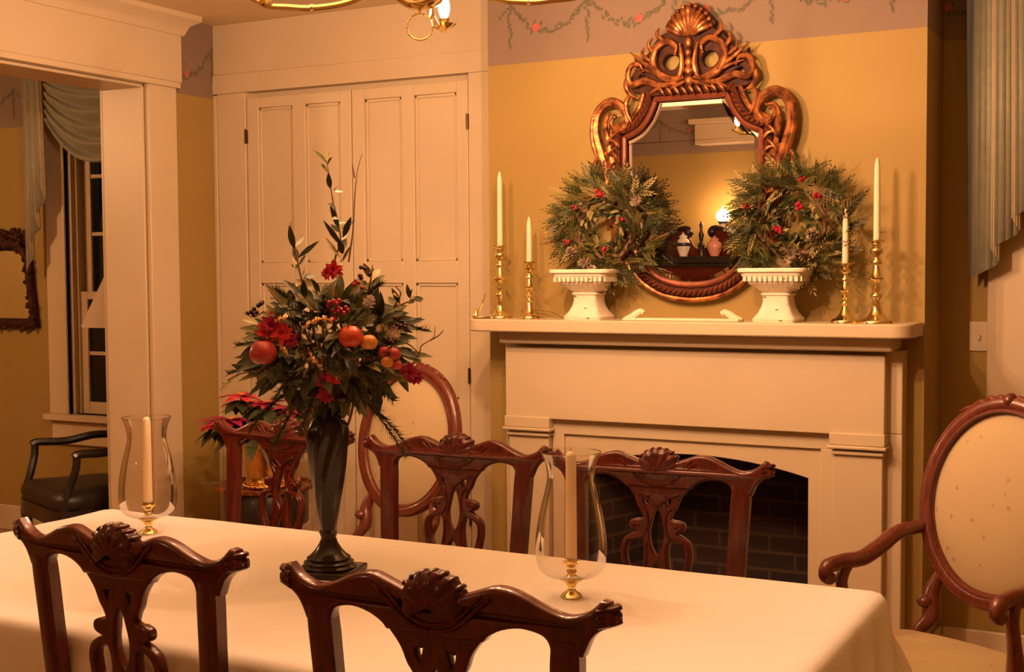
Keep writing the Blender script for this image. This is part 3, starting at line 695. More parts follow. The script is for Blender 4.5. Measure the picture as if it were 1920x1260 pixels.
# ------------------------------------------------------------------ oval-back chairs
def oval_chair(label,loc,rz,arms):
    c=thing('oval_back_armchair' if arms else 'oval_back_chair',label,'chair',loc,rz,'oval-back cream upholstered chairs')
    zc,a,b=.858,.235,.278
    rk=lambda z:-(z-.45)*.20
    def ring(aa,bb,dy=0,n=64): return [(aa*cos(2*PI*k/n),rk(zc+bb*sin(2*PI*k/n))+dy,zc+bb*sin(2*PI*k/n)) for k in range(n)]
    m=MB(); m.tube(ring(a,b),.026,10,closed=True,up=(0,1,.2)); m.tube(ring(a-.016,b-.016,.020),.006,6,closed=True); m.tube(ring(a+.012,b+.012,.016),.007,6,closed=True)
    fr=m.build('back_frame',WALNUT,c)
    m=MB()
    for sx in (-1,1):
        for k in range(4): m.merge(strokes([([(sx*(.01+.03*k),zc+b-.004-.004*k*k),(sx*(.03+.03*k),zc+b+.020-.006*k*k*.7),(sx*(.065+.03*k),zc+b+.004-.011*k)],.011,.005)],y0=0,sym=False))
    m.ball((0,.0,zc+b+.014),(.018,.022,.020),10,8); m.v=[(x,y+rk(z)+.012,z) for x,y,z in m.v]; m.build('crest_carving',WALNUT,fr)
    m=MB()
    for sg,th in ((1,.040),(-1,.022)):
        rings=[]
        for i in range(9):
            q=math.sqrt(i/8); rings.append([((a-.014)*q*cos(2*PI*k/48),rk(zc+(b-.014)*q*sin(2*PI*k/48))+sg*th*(1-q**2.6),zc+(b-.014)*q*sin(2*PI*k/48)) for k in range(48)])
        rings[0]=[tuple(Vector(rings[0][k])+Vector((.001*cos(2*PI*k/48),0,.001*sin(2*PI*k/48)))) for k in range(48)]
        m.loft(rings,0,False); m.add(rings[0],[tuple(range(48))])
    m.build('back_pad',FABRIC,c,angle=60)
    for sx in (-1,1):
        m=MB(); m.tube(smooth([(sx*.155,rk(.64)+.0,.640),(sx*.178,-.02,.575),(sx*.165,.0,.51),(sx*.195,.02,.46),(sx*.20,.03,.40)],4),[.016,.018,.020,.022,.024,.026,.026,.025,.024,.022,.021,.020,.020,.021,.022,.022,.023],10); m.ball((sx*.183,.004,.55),(.026,.03,.02),10,7); m.build('back_post',WALNUT,c)
    outl=[(-.215,.03),(.215,.03),(.248,.20),(.275,.40),(.268,.445),(.19,.475),(0,.505),(-.19,.475),(-.268,.445),(-.275,.40),(-.248,.20)]
    outl=smooth(outl,4,True)
    m=MB(); F=[]
    for z,g in ((.405,0),(.43,.012),(.45,.006),(.468,-.02),(.480,-.07),(.486,-.15)):
        F.append([(x*(1+g/.28),.26+(y-.26)*(1+g/.26),z) for x,y in outl])
    m.loft(F); m.build('seat',FABRIC,c,angle=70)
    m=MB(); m.loft([[(x*1.01,.26+(y-.26)*1.01,z) for x,y in outl] for z in (.345,.36,.405,.410)]); m.tube([(x*1.03,.26+(y-.26)*1.03,.352) for x,y in outl],.008,6,closed=True); m.build('seat_frame',WALNUT,c)
    for sx in (-1,1):
        m=MB(); m.tube(smooth([(sx*.255,.425,.38),(sx*.275,.45,.30),(sx*.262,.435,.20),(sx*.25,.42,.10),(sx*.262,.44,.035),(sx*.275,.46,.014)],4),[.034,.036,.037,.037,.036,.033,.030,.028,.026,.023,.021,.019,.018,.017,.016,.017,.018,.020,.021,.018,.013],10); m.build('leg',WALNUT,c)
        m=MB(); m.tube(smooth([(sx*.20,.035,.38),(sx*.205,.02,.25),(sx*.20,-.02,.10),(sx*.21,-.07,.012)],4),[.024,.024,.023,.023,.022,.021,.021,.020,.019,.018,.017,.016,.015],10); m.build('leg',WALNUT,c)
        if arms:
            m=MB(); P=smooth([(sx*.232,rk(.75)+.0,.760),(sx*.245,.05,.752),(sx*.257,.125,.715),(sx*.264,.20,.690),(sx*.268,.275,.692),(sx*.270,.325,.684)],5)
            m.tube(P,[.020+.004*sin(PI*i/(len(P)-1)) for i in range(len(P))],10)
            m.tube(smooth([(sx*.268,.305,.690),(sx*.272,.335,.683),(sx*.272,.345,.660),(sx*.270,.328,.646),(sx*.270,.312,.655)],4),[.022,.022,.022,.022,.022,.021,.021,.020,.020,.019,.018,.017,.016,.015,.014,.013,.012],10)
            ar=m.build('armrest',WALNUT,c)
            m=MB(); m.tube(smooth([(sx*.266,.255,.685),(sx*.272,.275,.63),(sx*.266,.255,.56),(sx*.258,.235,.49),(sx*.256,.24,.40)],4),[.019,.018,.017,.017,.017,.017,.018,.018,.019,.020,.022,.024,.025,.025,.024,.022,.020],10); m.build('arm_support',WALNUT,ar)
    return c
oval_chair('oval-back armchair with cream motif fabric by the right side of the fireplace',(-.510,3.82,0),R(154),True)
oval_chair('oval-back cream chair against the white cupboard behind the vase',(-2.77,4.28,0),R(172),False)

# ------------------------------------------------------------------ drum table, brass cachepot, poinsettia
dt=thing('drum_table','small dark round table with ruffled gilt rim under the brass pot','table',(-3.56,4.46,0))
m=MB(); rings=[]
for r,z in ((.001,.585),(.19,.585),(.205,.592),(.210,.604),(.203,.606),(.195,.596),(.001,.595)):
    rings.append([((r+(.006*abs(sin(12*a)) if r>.18 else 0))*cos(a),(r+(.006*abs(sin(12*a)) if r>.18 else 0))*sin(a),z+(.006*abs(sin(12*a)) if z>.6 else 0)) for a in [2*PI*k/96 for k in range(96)]])
m.loft(rings); m.build('top',GILT,dt)
m=MB(); m.lathe([(.18,.44),(.185,.45),(.185,.58),(.18,.586)],40); m.build('drum',BLACKW,dt)
m=MB(); m.lathe([(.03,.12),(.05,.16),(.028,.22),(.022,.32),(.04,.38),(.05,.44)],20); m.build('pedestal',BLACKW,dt)
for k in range(3):
    a=k*2*PI/3+.4; m=MB(); m.tube(smooth([(.03*cos(a),.03*sin(a),.17),(.10*cos(a),.10*sin(a),.15),(.17*cos(a),.17*sin(a),.05),(.21*cos(a),.21*sin(a),.016)],4),[.02,.02,.019,.018,.018,.017,.016,.015,.015,.015,.015,.015,.016],8); m.build('foot',BLACKW,dt)
pz=.597; PX,PY=-3.545,4.45
pot=thing('brass_cachepot','hammered brass pot holding the poinsettia','pot',(PX,PY,pz))
m=MB(); m.lathe([(.001,.0),(.085,0),(.092,.010),(.088,.022),(.094,.030),(.090,.042),(.092,.06),(.104,.17),(.112,.205),(.118,.212),(.112,.214),(.106,.20),(.098,.17),(.086,.06),(.001,.055)],36); m.build('body',BRASSD,pot)
m=MB()
for k in range(24):
    a=2*PI*k/24; m.ball((.095*cos(a),.095*sin(a),.012),(.012,.012,.009),8,6)
m.build('beaded_base',BRASSD,pot)
for sx in (-1,1):
    m=MB(); m.tube([(sx*(.104+.030*sin(PI*k/8)),0,.195-.075*k/8) for k in range(9)],.006,6); m.build('handle',BRASSD,pot)
po=thing('poinsettia','red poinsettia plant in the brass pot by the left wall corner','plant',(PX-.03,PY,pz+.060))
g=random.Random(21); m=MB(); heads=[]
for k in range(15):
    a=2*PI*k/15+g.uniform(-.2,.2); r=g.uniform(.08,.31) if k else 0; z=.25+g.uniform(-.07,.10)*(1 if r<.2 else .6)
    q=(r*cos(a)*1.05,r*sin(a)*.8,z); heads.append(q); m.tube(smooth([(0,0,.0),(r*.25*cos(a),r*.25*sin(a),.13),q],4),.0035,5)
m.build('stems',STEM,po)
m=MB()
for q in heads:
    for k in range(7):
        a=2*PI*k/7+g.uniform(-.3,.3); m.leaf((q[0],q[1],q[2]-.02),(cos(a),sin(a),g.uniform(-.5,.25)),(0,0,1),g.uniform(.09,.14),g.uniform(.045,.065),0,.35,.2)
for k in range(16):
    a=2*PI*k/16; r=.11; m.leaf((r*cos(a),r*sin(a)*.8,.19+g.uniform(-.03,.06)),(cos(a),sin(a),g.uniform(-.9,-.1)),(0,0,1),g.uniform(.12,.19),.065,0,.4,.2)
m.build('leaves',[G1],po,angle=180)
for q in heads:
    m=MB()
    for k in range(10):
        a=2*PI*k/10+g.uniform(-.2,.2); m.leaf(q,(cos(a),sin(a),g.uniform(-.15,.45)),(0,0,1),g.uniform(.075,.125),g.uniform(.040,.055),0,.3,.2)
    for k in range(5): m.ball((q[0]+g.uniform(-.01,.01),q[1]+g.uniform(-.01,.01),q[2]+.012),.006,6,5,1)
    m.build('bract',[RED if g.random()<.6 else MAGEN,YELF],po,angle=180)
m=MB(); m.leaf((-3.70,4.36,.6125),(-.6,-.5,.05),(0,0,1),.12,.05,0,.02,.15); m.leaf((-3.68,4.35,.616),(.7,-.5,.05),(0,0,1),.09,.045,0,.02,.15)
tag(m.build('fallen_leaf',[G2],angle=180,solid=.001),'green leaf lying on the ruffled rim of the drum table','leaf')
# ------------------------------------------------------------------ parlour: ebonised armchair
bc=thing('open_armchair','black open armchair with dark leather seat in front of the parlour window','chair',(-4.90,5.03,0),R(156.5))
m=MB(); F=[]
for z,gg in ((.37,0),(.41,.012),(.44,.006),(.462,-.02),(.47,-.10)): F.append([(x*(1+gg/.28),.25+(y-.25)*(1+gg/.26),z) for x,y in smooth([(-.23,.03),(.23,.03),(.262,.22),(.285,.46),(0,.485),(-.285,.46),(-.262,.22)],4,True)])
m.loft(F); m.build('seat',LEATH,bc,angle=70)
m=MB(); o_=smooth([(-.24,.02),(.24,.02),(.27,.22),(.295,.47),(0,.495),(-.295,.47),(-.27,.22)],4,True); m.loft([[(x,y,z) for x,y in o_] for z in (.30,.375)]); m.build('seat_frame',BLACKW,bc)
m=MB()
for sx in (-1,1): m.tube([(sx*.235,.02,.34),(sx*.24,0,.55),(sx*.245,-.03,.80),(sx*.225,-.05,.93)],[.022,.021,.020,.018],8)
m.tube(smooth([(-.225,-.05,.93),(-.12,-.055,.965),(0,-.056,.975),(.12,-.055,.965),(.225,-.05,.93)],4),.02,8); m.tube([(-.24,-.01,.56),(.24,-.01,.56)],.017,8); m.build('back_frame',BLACKW,bc)
m=MB(); m.box(-.215,.215,-.055,-.015,.58,.93); m.v=[(x,y-(z-.75)*.12+.0,z) for x,y,z in m.v]; m.build('back_pad',LEATH,bc,bevel=.015)
for sx in (-1,1):
    m=MB(); m.tube(smooth([(sx*.243,-.015,.665),(sx*.262,.10,.668),(sx*.285,.24,.645),(sx*.30,.38,.650),(sx*.302,.41,.638)],4),[.021]*17,8); ar=m.build('armrest',BLACKW,bc)
    m=MB(); m.tube(smooth([(sx*.300,.395,.645),(sx*.298,.40,.58),(sx*.285,.425,.50),(sx*.283,.448,.42),(sx*.28,.45,.34)],4),[.020]*17,8); m.build('arm_support',BLACKW,ar)
    m=MB(); m.tube([(sx*.275,.452,.36),(sx*.277,.455,.30),(sx*.268,.448,.15),(sx*.272,.455,.0)],[.030,.030,.022,.017],8); m.build('leg',BLACKW,bc)
    m=MB(); m.tube([(sx*.232,.03,.36),(sx*.232,.02,.18),(sx*.234,0,.0)],[.022,.020,.016],8); m.build('leg',BLACKW,bc)
# floor lamp
lp=thing('floor_lamp','lamp with a cone-shaped tan fabric shade before the parlour window','lamp',(-5.06,5.185,0))
m=MB(); m.lathe([(.085,0),(.088,.012),(.06,.025),(.02,.04),(.014,.06)],24); m.build('base',BRASSD,lp)
m=MB(); m.lathe([(.011,.05),(.009,.7),(.014,.72),(.009,.74),(.009,1.30),(.016,1.31),(.016,1.36)],14); m.build('pole',BRASSD,lp)
m=MB(); m.lathe([(.235,1.245),(.235,1.252),(.070,1.60),(.070,1.604),(.066,1.604),(.231,1.250)],40); m.build('lamp_shade',SHADE,lp)
# gilt looking-glass on the parlour wall
pm=thing('parlour_mirror','small dark ornate arched mirror left of the parlour window','mirror',(-6.20,5.385,1.17))
PMI=Matrix.Translation((0,0,-1.17))
half=[(0,1.665),(.09,1.66),(.13,1.635),(.155,1.60),(.195,1.268),(0,1.268)]
G2_=mirror_half(half); m=MB(); m.add([(x,-.004,z) for x,z in G2_],[tuple(range(len(G2_)))]); m.xform(PMI).build('glass',MIRR,pm)
bk=flat_mesh([offset(G2_,.055)],.02,.003); bk.xform(PMI); bk.v=[(x,y+.010,z) for x,y,z in bk.v]; bk.build('backing',GILTD,pm)
m=MB(); P=offset(G2_,.036); P2=[]
for i in range(len(P)):
    a=Vector(P[i]); b=Vector(P[(i+1)%len(P)]); k=max(1,int((b-a).length/.02))
    P2+=[tuple(a+(b-a)*(j/k)) for j in range(k)]
gg=random.Random(5)
m.tube([(x,-.012,z) for x,z in P2],.022,8,closed=True,up=(0,1,0))
for x,z in P2:
    for q in range(2): m.ball((x+gg.uniform(-.026,.026),-.022+gg.uniform(-.008,.004),z+gg.uniform(-.026,.026)),(gg.uniform(.009,.017),.012,gg.uniform(.009,.017)),7,5)
m.xform(PMI).build('carved_frame',GILTD,pm)
m=MB()
for k in range(60): m.ball((gg.uniform(-.15,.15),-.02,1.73+gg.uniform(-.035,.055)),(gg.uniform(.012,.024),.016,gg.uniform(.012,.024)),7,5)
m.xform(PMI).build('crest_carving',GILTD,pm)
# ------------------------------------------------------------------ window draperies
def jabot(x0,x1,y,zt,zl,zr,folds):
    """accordion-pleated cascade: long at its x0 side, hem stepping up towards x1"""
    w=(x1-x0)/folds; m=MB(); s=0; tot=folds*2; x=x0; q=[]
    pts=[(x0,y)]
    for k in range(folds):
        pts.append((x0+(k+1)*w+w*.45,y-.012-.004*k)); pts.append((x0+(k+1)*w,y-.030-.004*k))
    n=len(pts)-1
    for i in range(n):
        (xa,ya),(xb,yb)=pts[i],pts[i+1]; za=zl+(zr-zl)*i/n; zb=zl+(zr-zl)*(i+1)/n
        for j in range(4):
            a,b=j/4,(j+1)/4; f=lambda t:(xa+(xb-xa)*t,ya+(yb-ya)*t-.010*sin(PI*t))
            (xA,yA),(xB,yB)=f(a),f(b); cA=za+(zb-za)*a; cB=za+(zb-za)*b
            m.add([(xA*.0+x0+(xA-x0)*.92,yA,zt),(x0+(xB-x0)*.92,yB,zt),(xB,yB,cB),(xA,yA,cA)],[(0,1,2,3)],1 if i%2 else 0)
    return m
SAGEL=M('pale_drapery_lining',(.44,.36,.21),(.40,.325,.19),rough=.7,scale=20)
wv=thing('window_swag','sage green swag and cascade over the parlour window','curtain',(-5.25,5.40,2.60))
WI=Matrix.Translation((5.25,-5.40,-2.60))
m=MB(); m.box(-5.935,-4.565,5.215,5.395,2.655,2.695); m.xform(WI).build('cornice_board',WHITE,wv,bevel=.005)
jabot(-5.925,-5.755,5.290,2.66,1.54,2.02,3).xform(WI).build('jabot',[SAGE,SAGEL],wv,angle=30,solid=.002)
mm=jabot(-5.925,-5.755,5.290,2.66,1.54,2.02,3); mm.v=[(-10.5-x,y,z) for x,y,z in mm.v]; mm.xform(WI).build('jabot',[SAGE,SAGEL],wv,angle=30,solid=.002)
def swag(u,v):
    e=sin(PI*u); x=-5.74+.98*u; z=2.655-.27*v-4*u*(1-u)*(.06+.20*v)
    f=sin(v*2*PI*5.5-.6); return (x,5.285-.05*e-.028*f*(.35+.65*e)-.02*v*e,z+.008*f)
m=MB(); m.grid(swag,40,70); m.xform(WI).build('swag',SAGE,wv,angle=180,solid=.002)
m=MB(); m.box(-5.74,-4.76,5.335,5.342,2.30,2.655); m.xform(WI).build('valance_lining',SAGE,wv)
wr=thing('window_drapery','sage green pleated cascade over the white window casing right of the fireplace','curtain',(-.05,5.14,2.5))
WJ=Matrix.Translation((.05,-5.14,-2.5))
jabot(-.724,-.37,5.045,2.70,1.49,2.04,5).xform(WJ).build('jabot',[SAGE,SAGEL],wr,angle=30,solid=.002)
m=MB(); m.add([(-.760,5.09,2.70),(-.722,5.045,2.70),(-.717,5.048,1.53),(-.734,5.075,1.48)],[(0,1,2,3)]); m.xform(WJ).build('lining_edge',SAGED,wr,solid=.002)
m=MB(); m.box(-.78,.62,4.95,5.135,2.695,2.735); m.xform(WJ).build('cornice_board',WHITE,wr,bevel=.004)
# switch plate
sp_=thing('switch_plate','ivory switch plate on the wall beside the right window casing','switch',(-.706,5.14,1.27))
m=MB(); m.box(-.035,.035,-.008,0,-.056,.056); m.build('plate',PLASTIC,sp_,bevel=.003)
m=MB(); m.box(-.005,.005,-.018,-.006,-.012,.008); m.build('toggle',PLASTIC,sp_,bevel=.001)
# ------------------------------------------------------------------ chandelier
CX,CY=-1.788,2.90
ch=thing('chandelier','brass chandelier with curved arms hanging over the dining table','chandelier',(CX,CY,2.165))
def chb(m,name,mat,par=None,**k):
    m.v=[(x,y,z-2.165) for x,y,z in m.v]; return m.build(name,mat,par or ch,**k)
m=MB(); m.lathe([(.001,2.207),(.033,2.212),(.058,2.227),(.069,2.248),(.064,2.264),(.044,2.275),(.028,2.288),(.032,2.312),(.046,2.34),(.048,2.36),(.032,2.39),(.020,2.43),(.017,2.48),(.032,2.51),(.036,2.53),(.022,2.56),(.012,2.59),(.012,2.70),(.055,2.715),(.062,2.735),(.062,2.745)],32); chb(m,'column',BRASS,angle=60)
yw=R(27.71)
m=MB(); m.tube([(.0335*cos(a)*cos(yw),.0335*cos(a)*sin(yw),2.164+.0335*sin(a)) for a in [2*PI*k/32 for k in range(32)]],.0022,8,closed=True)
for k in range(10):
    a=2*PI*k/10; m.ball((.0335*cos(a)*cos(yw),.0335*cos(a)*sin(yw),2.164+.0335*sin(a)),.0036,7,5)
chb(m,'pull_ring',BRASS)
m=MB(); m.tube([(0,0,2.212),(0,0,2.196)],.0045,8); m.tube([(.030*cos(yw),.030*sin(yw),2.215),(.029*cos(yw),.029*sin(yw),2.198),(.0245*cos(yw),.0245*sin(yw),2.180)],[.0055,.008,.0045],8); chb(m,'finial',BRASS)
for k in range(4):
    a=R(22+90*k); f=lambda r,z:(r*cos(a),r*sin(a),z)
    m=MB(); P=smooth([f(.045,2.29),f(.10,2.268),f(.19,2.232),f(.285,2.220),f(.35,2.224),f(.40,2.228),f(.422,2.238)],5); m.tube(P,.0080,8); m.ball(P[15],.0105,8,6); arm=chb(m,'arm',BRASS)
    c_=(f(.424,0)[0],f(.424,0)[1],0)
    m=MB(); m.lathe([(.006,2.232),(.014,2.237),(.028,2.243),(.036,2.250),(.030,2.250),(.014,2.248),(.014,2.260),(.016,2.263),(.016,2.266),(.011,2.268)],20,c=c_); chb(m,'bobeche',BRASS,arm,angle=60)
    m=MB(); m.lathe([(.006,2.268),(.012,2.276),(.0165,2.292),(.0155,2.310),(.010,2.328),(.004,2.342),(.001,2.348)],14,c=c_); chb(m,'bulb',BULB,arm,angle=80)
gl=thing('ceiling_lamp','glass globe lamp hanging from the parlour ceiling','lamp',(-6.4,2.85,2.745))
m=MB(); m.lathe([(.055,-.02),(.06,0)],24); m.tube([(0,0,-.02),(0,0,-.22)],.007,8); m.lathe([(.03,-.24),(.045,-.22),(.02,-.20)],20); m.build('fitting',BRASS,gl)
m=MB(); m.ball((0,0,-.33),(.10,.10,.10),24,16); m.build('globe',BULB2,gl,angle=80)
# ------------------------------------------------------------------ hurricane lamps on the table
def hurricane(x,y,side):
    m=MB(); m.lathe([(.024,0),(.026,.004),(.021,.010),(.012,.016),(.008,.024),(.012,.030),(.015,.036),(.027,.042),(.029,.045),(.024,.047),(.014,.050),(.009,.056),(.013,.062),(.009,.068),(.013,.076),(.020,.082),(.021,.085),(.0155,.087),(.0150,.094),(.0145,.094),(.0138,.082),(.001,.082)],28)
    tag(m.build('candlestick',BRASS,angle=60,loc=(x,y,TZ+.001)),'low brass candlestick under the %s hurricane shade'%side,'candlestick','brass candlesticks on the table')
    taper(x,y,TZ+.084,.262,.0135,'ivory candle inside the %s hurricane shade'%side,'candles in the hurricane shades',False)
    m=MB(); pr=smooth([(.023,.0475),(.052,.052),(.074,.068),(.0825,.095),(.084,.128),(.080,.170),(.071,.215),(.059,.262),(.0555,.288),(.060,.316),(.071,.343)],5); m.lathe(pr,48,cap=False)
    m.tube([(.070*cos(a),.070*sin(a),.343) for a in [2*PI*k/48 for k in range(48)]],.0014,6,closed=True)
    tag(m.build('hurricane_shade',GLASS,angle=80,loc=(x,y,TZ+.001)),'clear glass hurricane shade on the table, '+('left of the vase' if side=='left' else 'right of the vase'),'candle shade','hurricane shades on the table')
hurricane(-2.705,2.842,'left'); hurricane(-1.273,2.715,'right')
# ------------------------------------------------------------------ vase
VX,VY=-1.930,2.665
vs=thing('flower_vase','dark twisted glass vase on a square foot at the table centre','vase',(VX,VY,TZ+.001))
m=MB(); m.box(-.076,.076,-.076,.076,0,.016); m.xform(Matrix.Rotation(R(12),4,'Z')); ft=m.build('foot',DGLASS,vs,bevel=.005)
m=MB(); m.lathe([(.068,.014),(.070,.020),(.062,.026),(.064,.031),(.054,.037),(.056,.042),(.045,.050),(.034,.062),(.024,.078),(.019,.092),(.022,.100),(.024,.106),(.018,.112),(.020,.118)],36); m.build('foot_dome',DGLASS,vs,angle=50)
m=MB(); rings=[]
prof=smooth([(.019,.114),(.026,.15),(.034,.20),(.043,.26),(.050,.31),(.0545,.345),(.054,.368),(.046,.39),(.034,.408),(.027,.420),(.029,.434),(.034,.442)],4)
for r,z in prof:
    amp=.055*min(1,max(0,(z-.12)*20))*min(1,max(0,(.40-z)*25))
    rings.append([(r*(1+amp*cos(8*(a-z*5.5)))*cos(a),r*(1+amp*cos(8*(a-z*5.5)))*sin(a),z) for a in [2*PI*k/64 for k in range(64)]])
m.loft(rings); m.build('body',DGLASS,vs,angle=60)
for sx in (-1,1):
    m=MB(); m.tube(smooth([(sx*.050,0,.372),(sx*.060,0,.40),(sx*.068,0,.44),(sx*.072,0,.485)],4),[.0035]*13,8); m.xform(Matrix.Rotation(yw,4,'Z')); m.build('handle',WALNUT,vs)
# ------------------------------------------------------------------ flower arrangement
fa=thing('flower_arrangement','tall mixed arrangement of greenery, fruit and red flowers in the vase','flowers',(VX,VY,TZ+.41),yw)
K=.001362
def U(px,py,w=0): return Vector(((px-612)*K,w,(765-py)*K+.02))
g=random.Random(17)
def spray(pts,leaves,stemr=.0028):
    sm=MB(); P=smooth([U(*p) for p in pts],5); sm.tube([tuple(p) for p in P],[stemr*(1-.6*i/len(P)) for i in range(len(P))],6,0)
    for (bx,by,tx,ty,W,mi) in leaves:
        a=U(bx,by); b=U(tx,ty); d=b-a; sm.leaf(a,(d.x,g.uniform(-.15,.1),d.z),(g.uniform(-.3,.3),-1,.4),d.length*1.05,W,mi,g.uniform(-.15,.2),.25)
    return sm
m=spray([(626,530,0),(632,490,0),(642,462,0),(636,420,0),(628,385,0),(622,340,0),(618,312,0)],
 [(618,318,596,293,.012,2),(619,322,640,298,.012,1),(620,315,622,292,.010,3),(620,335,603,312,.011,2),(624,365,622,335,.015,1),(628,385,612,362,.014,2),(634,400,612,378,.014,1),(632,368,658,350,.013,1),(633,372,662,364,.016,1),(636,415,607,402,.010,3),(638,418,612,430,.010,2),(640,430,668,412,.012,3),(642,440,672,420,.015,2),(644,470,612,420,.014,1),(646,455,672,408,.016,1),(644,480,648,445,.018,2),(640,492,616,455,.010,3),(644,500,668,460,.010,3),(646,485,640,440,.018,1),(640,440,624,395,.014,1),(640,445,606,421,.013,1),(642,460,660,440,.012,2)])
m.build('tall_spray',[STEM,G1,G2,G3],fa,angle=180)
m=spray([(578,560,0),(566,520,0),(560,485,0),(553,450,0),(550,425,0)],[(552,450,548,418,.015,2),(556,475,550,430,.018,1),(562,500,551,465,.017,1),(558,470,580,440,.010,2),(562,492,602,462,.014,1),(566,510,540,502,.012,1),(564,505,592,480,.012,2),(570,525,600,506,.016,1),(572,530,603,515,.018,1),(560,515,542,470,.012,3)])
m.build('side_spray',[STEM,G1,G2,G3],fa,angle=180)
m=spray([(720,590,0),(755,578,0),(780,568,0)],[(770,572,804,556,.020,2),(775,572,803,566,.020,1),(765,574,800,572,.017,2),(768,568,764,520,.012,2),(770,568,775,530,.010,1),(750,578,735,545,.014,2)])
m.build('side_spray',[STEM,G1,G2,G3],fa,angle=180)
m=spray([(540,690,-.03),(500,695,-.03),(455,705,-.03),(425,722,-.03)],[(470,700,438,688,.016,1),(455,705,405,735,.012,3),(450,708,415,728,.010,3),(490,698,465,684,.014,2),(440,715,412,742,.010,3),(500,697,470,712,.014,2),(520,690,490,680,.014,1)])
m.build('side_spray',[STEM,G1,G2,G3],fa,angle=180)
for pts,lv in (([(600,560,-.02),(590,535,-.02),(575,528,-.02)],[(598,552,570,520,.016,3),(596,545,560,532,.018,3),(602,556,590,512,.014,2),(590,540,548,548,.014,3)]),
  ([(690,560,.0),(697,530,.0),(700,505,.0)],[(697,530,684,500,.018,3),(698,528,702,486,.016,2),(696,535,718,500,.018,3),(692,548,672,520,.020,3),(694,545,724,522,.016,2),(690,555,668,545,.018,3)]),
  ([(735,590,-.01),(752,560,-.01),(742,545,-.01)],[(745,570,760,545,.018,2),(748,565,728,540,.016,3),(738,585,770,575,.018,3),(740,580,722,560,.018,2)]),
  ([(560,600,-.04),(530,570,-.04),(512,548,-.04)],[(535,575,505,540,.016,3),(530,572,500,560,.018,2),(545,585,520,552,.018,3),(540,580,508,585,.018,2),(552,592,540,556,.016,3)]),
  ([(640,650,-.13),(660,672,-.14),(690,670,-.14)],[(650,660,705,655,.020,3),(655,668,700,680,.022,3),(650,665,678,712,.022,3),(640,655,620,690,.020,2),(645,660,668,700,.016,3)])):
    m=spray(pts,lv); m.build('leafy_spray',[STEM,G1,G2,G3],fa,angle=180)
# hidden core of stems, then broad foliage
m=MB()
for k in range(22):
    a=g.uniform(0,6.28); b=g.uniform(.03,.17); m.tube(smooth([(0.012*cos(a),.012*sin(a),.0),(b*.3*cos(a),b*.3*sin(a),.08),(b*cos(a),b*.7*sin(a),g.uniform(.08,.26))],3),.003,5)
m.build('stems',STEM,fa)
def inmass():
    while True:
        x=g.uniform(-1,1); y=g.uniform(-1,1); z=g.uniform(-1,1); q=x*x+y*y+z*z
        if q<1: return Vector((x*.18+.012,y*.12,z*.135+.165)),Vector((x,y,z))
m=MB()
for k in range(560):
    p,n=inmass()
    if n.length<.45: n=n/max(n.length,.05)*.6; p=Vector((n.x*.18+.012,n.y*.12,n.z*.135+.165))
    d=n.normalized()*.9+Vector((g.uniform(-.7,.7),g.uniform(-.6,.4),g.uniform(-.5,.6)))
    m.leaf(p,d,(g.uniform(-.4,.4),-.8,.7),g.uniform(.045,.085),g.uniform(.018,.034),g.choice((0,0,0,0,1,1,2)),g.uniform(0,.4),.3)
m.build('broad_leaves',[G1,G2,G3],fa,angle=180)
def pine(mb,p,d,L,n=70,nl=.034):
    p=Vector(p); d=Vector(d).normalized(); s1=d.cross(Vector((0,0,1)));
    if s1.length<.1: s1=Vector((1,0,0))
    s1.normalize(); s2=d.cross(s1); sag=Vector((0,0,-.25)); pt=lambda t:p+d*(L*t)+sag*(L*t*t)
    mb.tube([tuple(pt(t)) for t in (0,.33,.66,1)],[.002,.0018,.0014,.001],5,1)
    for k in range(n):
        t=.05+.95*k/n; a=g.uniform(0,6.28); q=pt(t); dd=(d*.8+(s1*cos(a)+s2*sin(a))*.9).normalized(); w=dd.cross(d).normalized()*.0019; l=nl*g.uniform(.8,1.15)*(1-.35*t)
        mb.add([q-w,q+w,q+dd*l],[(0,1,2)],0)
branches=[((.07,-.03,.06),(.9,-.2,-.62),.165),((.085,-.02,.05),(.75,-.1,-.75),.15),((.10,0,.20),(1,0,.30),.15),((.08,-.02,.17),(1,-.2,.05),.14),((-.05,-.04,.05),(-.55,-.3,-.7),.11),((-.09,-.02,.06),(-.8,-.2,-.55),.11),((-.08,0,.12),(-1,-.2,.15),.15),((-.08,0,.16),(-1,0,.35),.14),((0,-.05,.22),(.1,-.5,.9),.12),((.07,0,.25),(.6,0,.9),.12),((-.05,0,.24),(-.6,.1,.8),.12),((.02,-.08,.13),(.3,-1,.1),.11),((-.06,-.08,.14),(-.4,-1,-.1),.11),((.09,-.06,.10),(.8,-.8,-.2),.12),((0,.06,.15),(0,1,.2),.13),((-.1,.05,.1),(-.8,.8,0),.12),((.1,.05,.1),(.8,.8,0),.12),((-.02,-.07,.05),(-.2,-.9,-.5),.10)]
for p,d,L in branches:
    m=MB(); pine(m,p,d,L*1.1,150); m.build('pine_branch',[G4,STEM],fa,angle=180)
for k in range(16):
    a=2*PI*k/16+g.uniform(-.2,.2); p=(.10*cos(a)+.012,-.075+g.uniform(-.03,.03),.165+.075*sin(a)); m=MB(); pine(m,p,(cos(a),-.75,sin(a)*.9),g.uniform(.075,.11),90,.030); m.build('pine_branch',[G4,STEM],fa,angle=180)
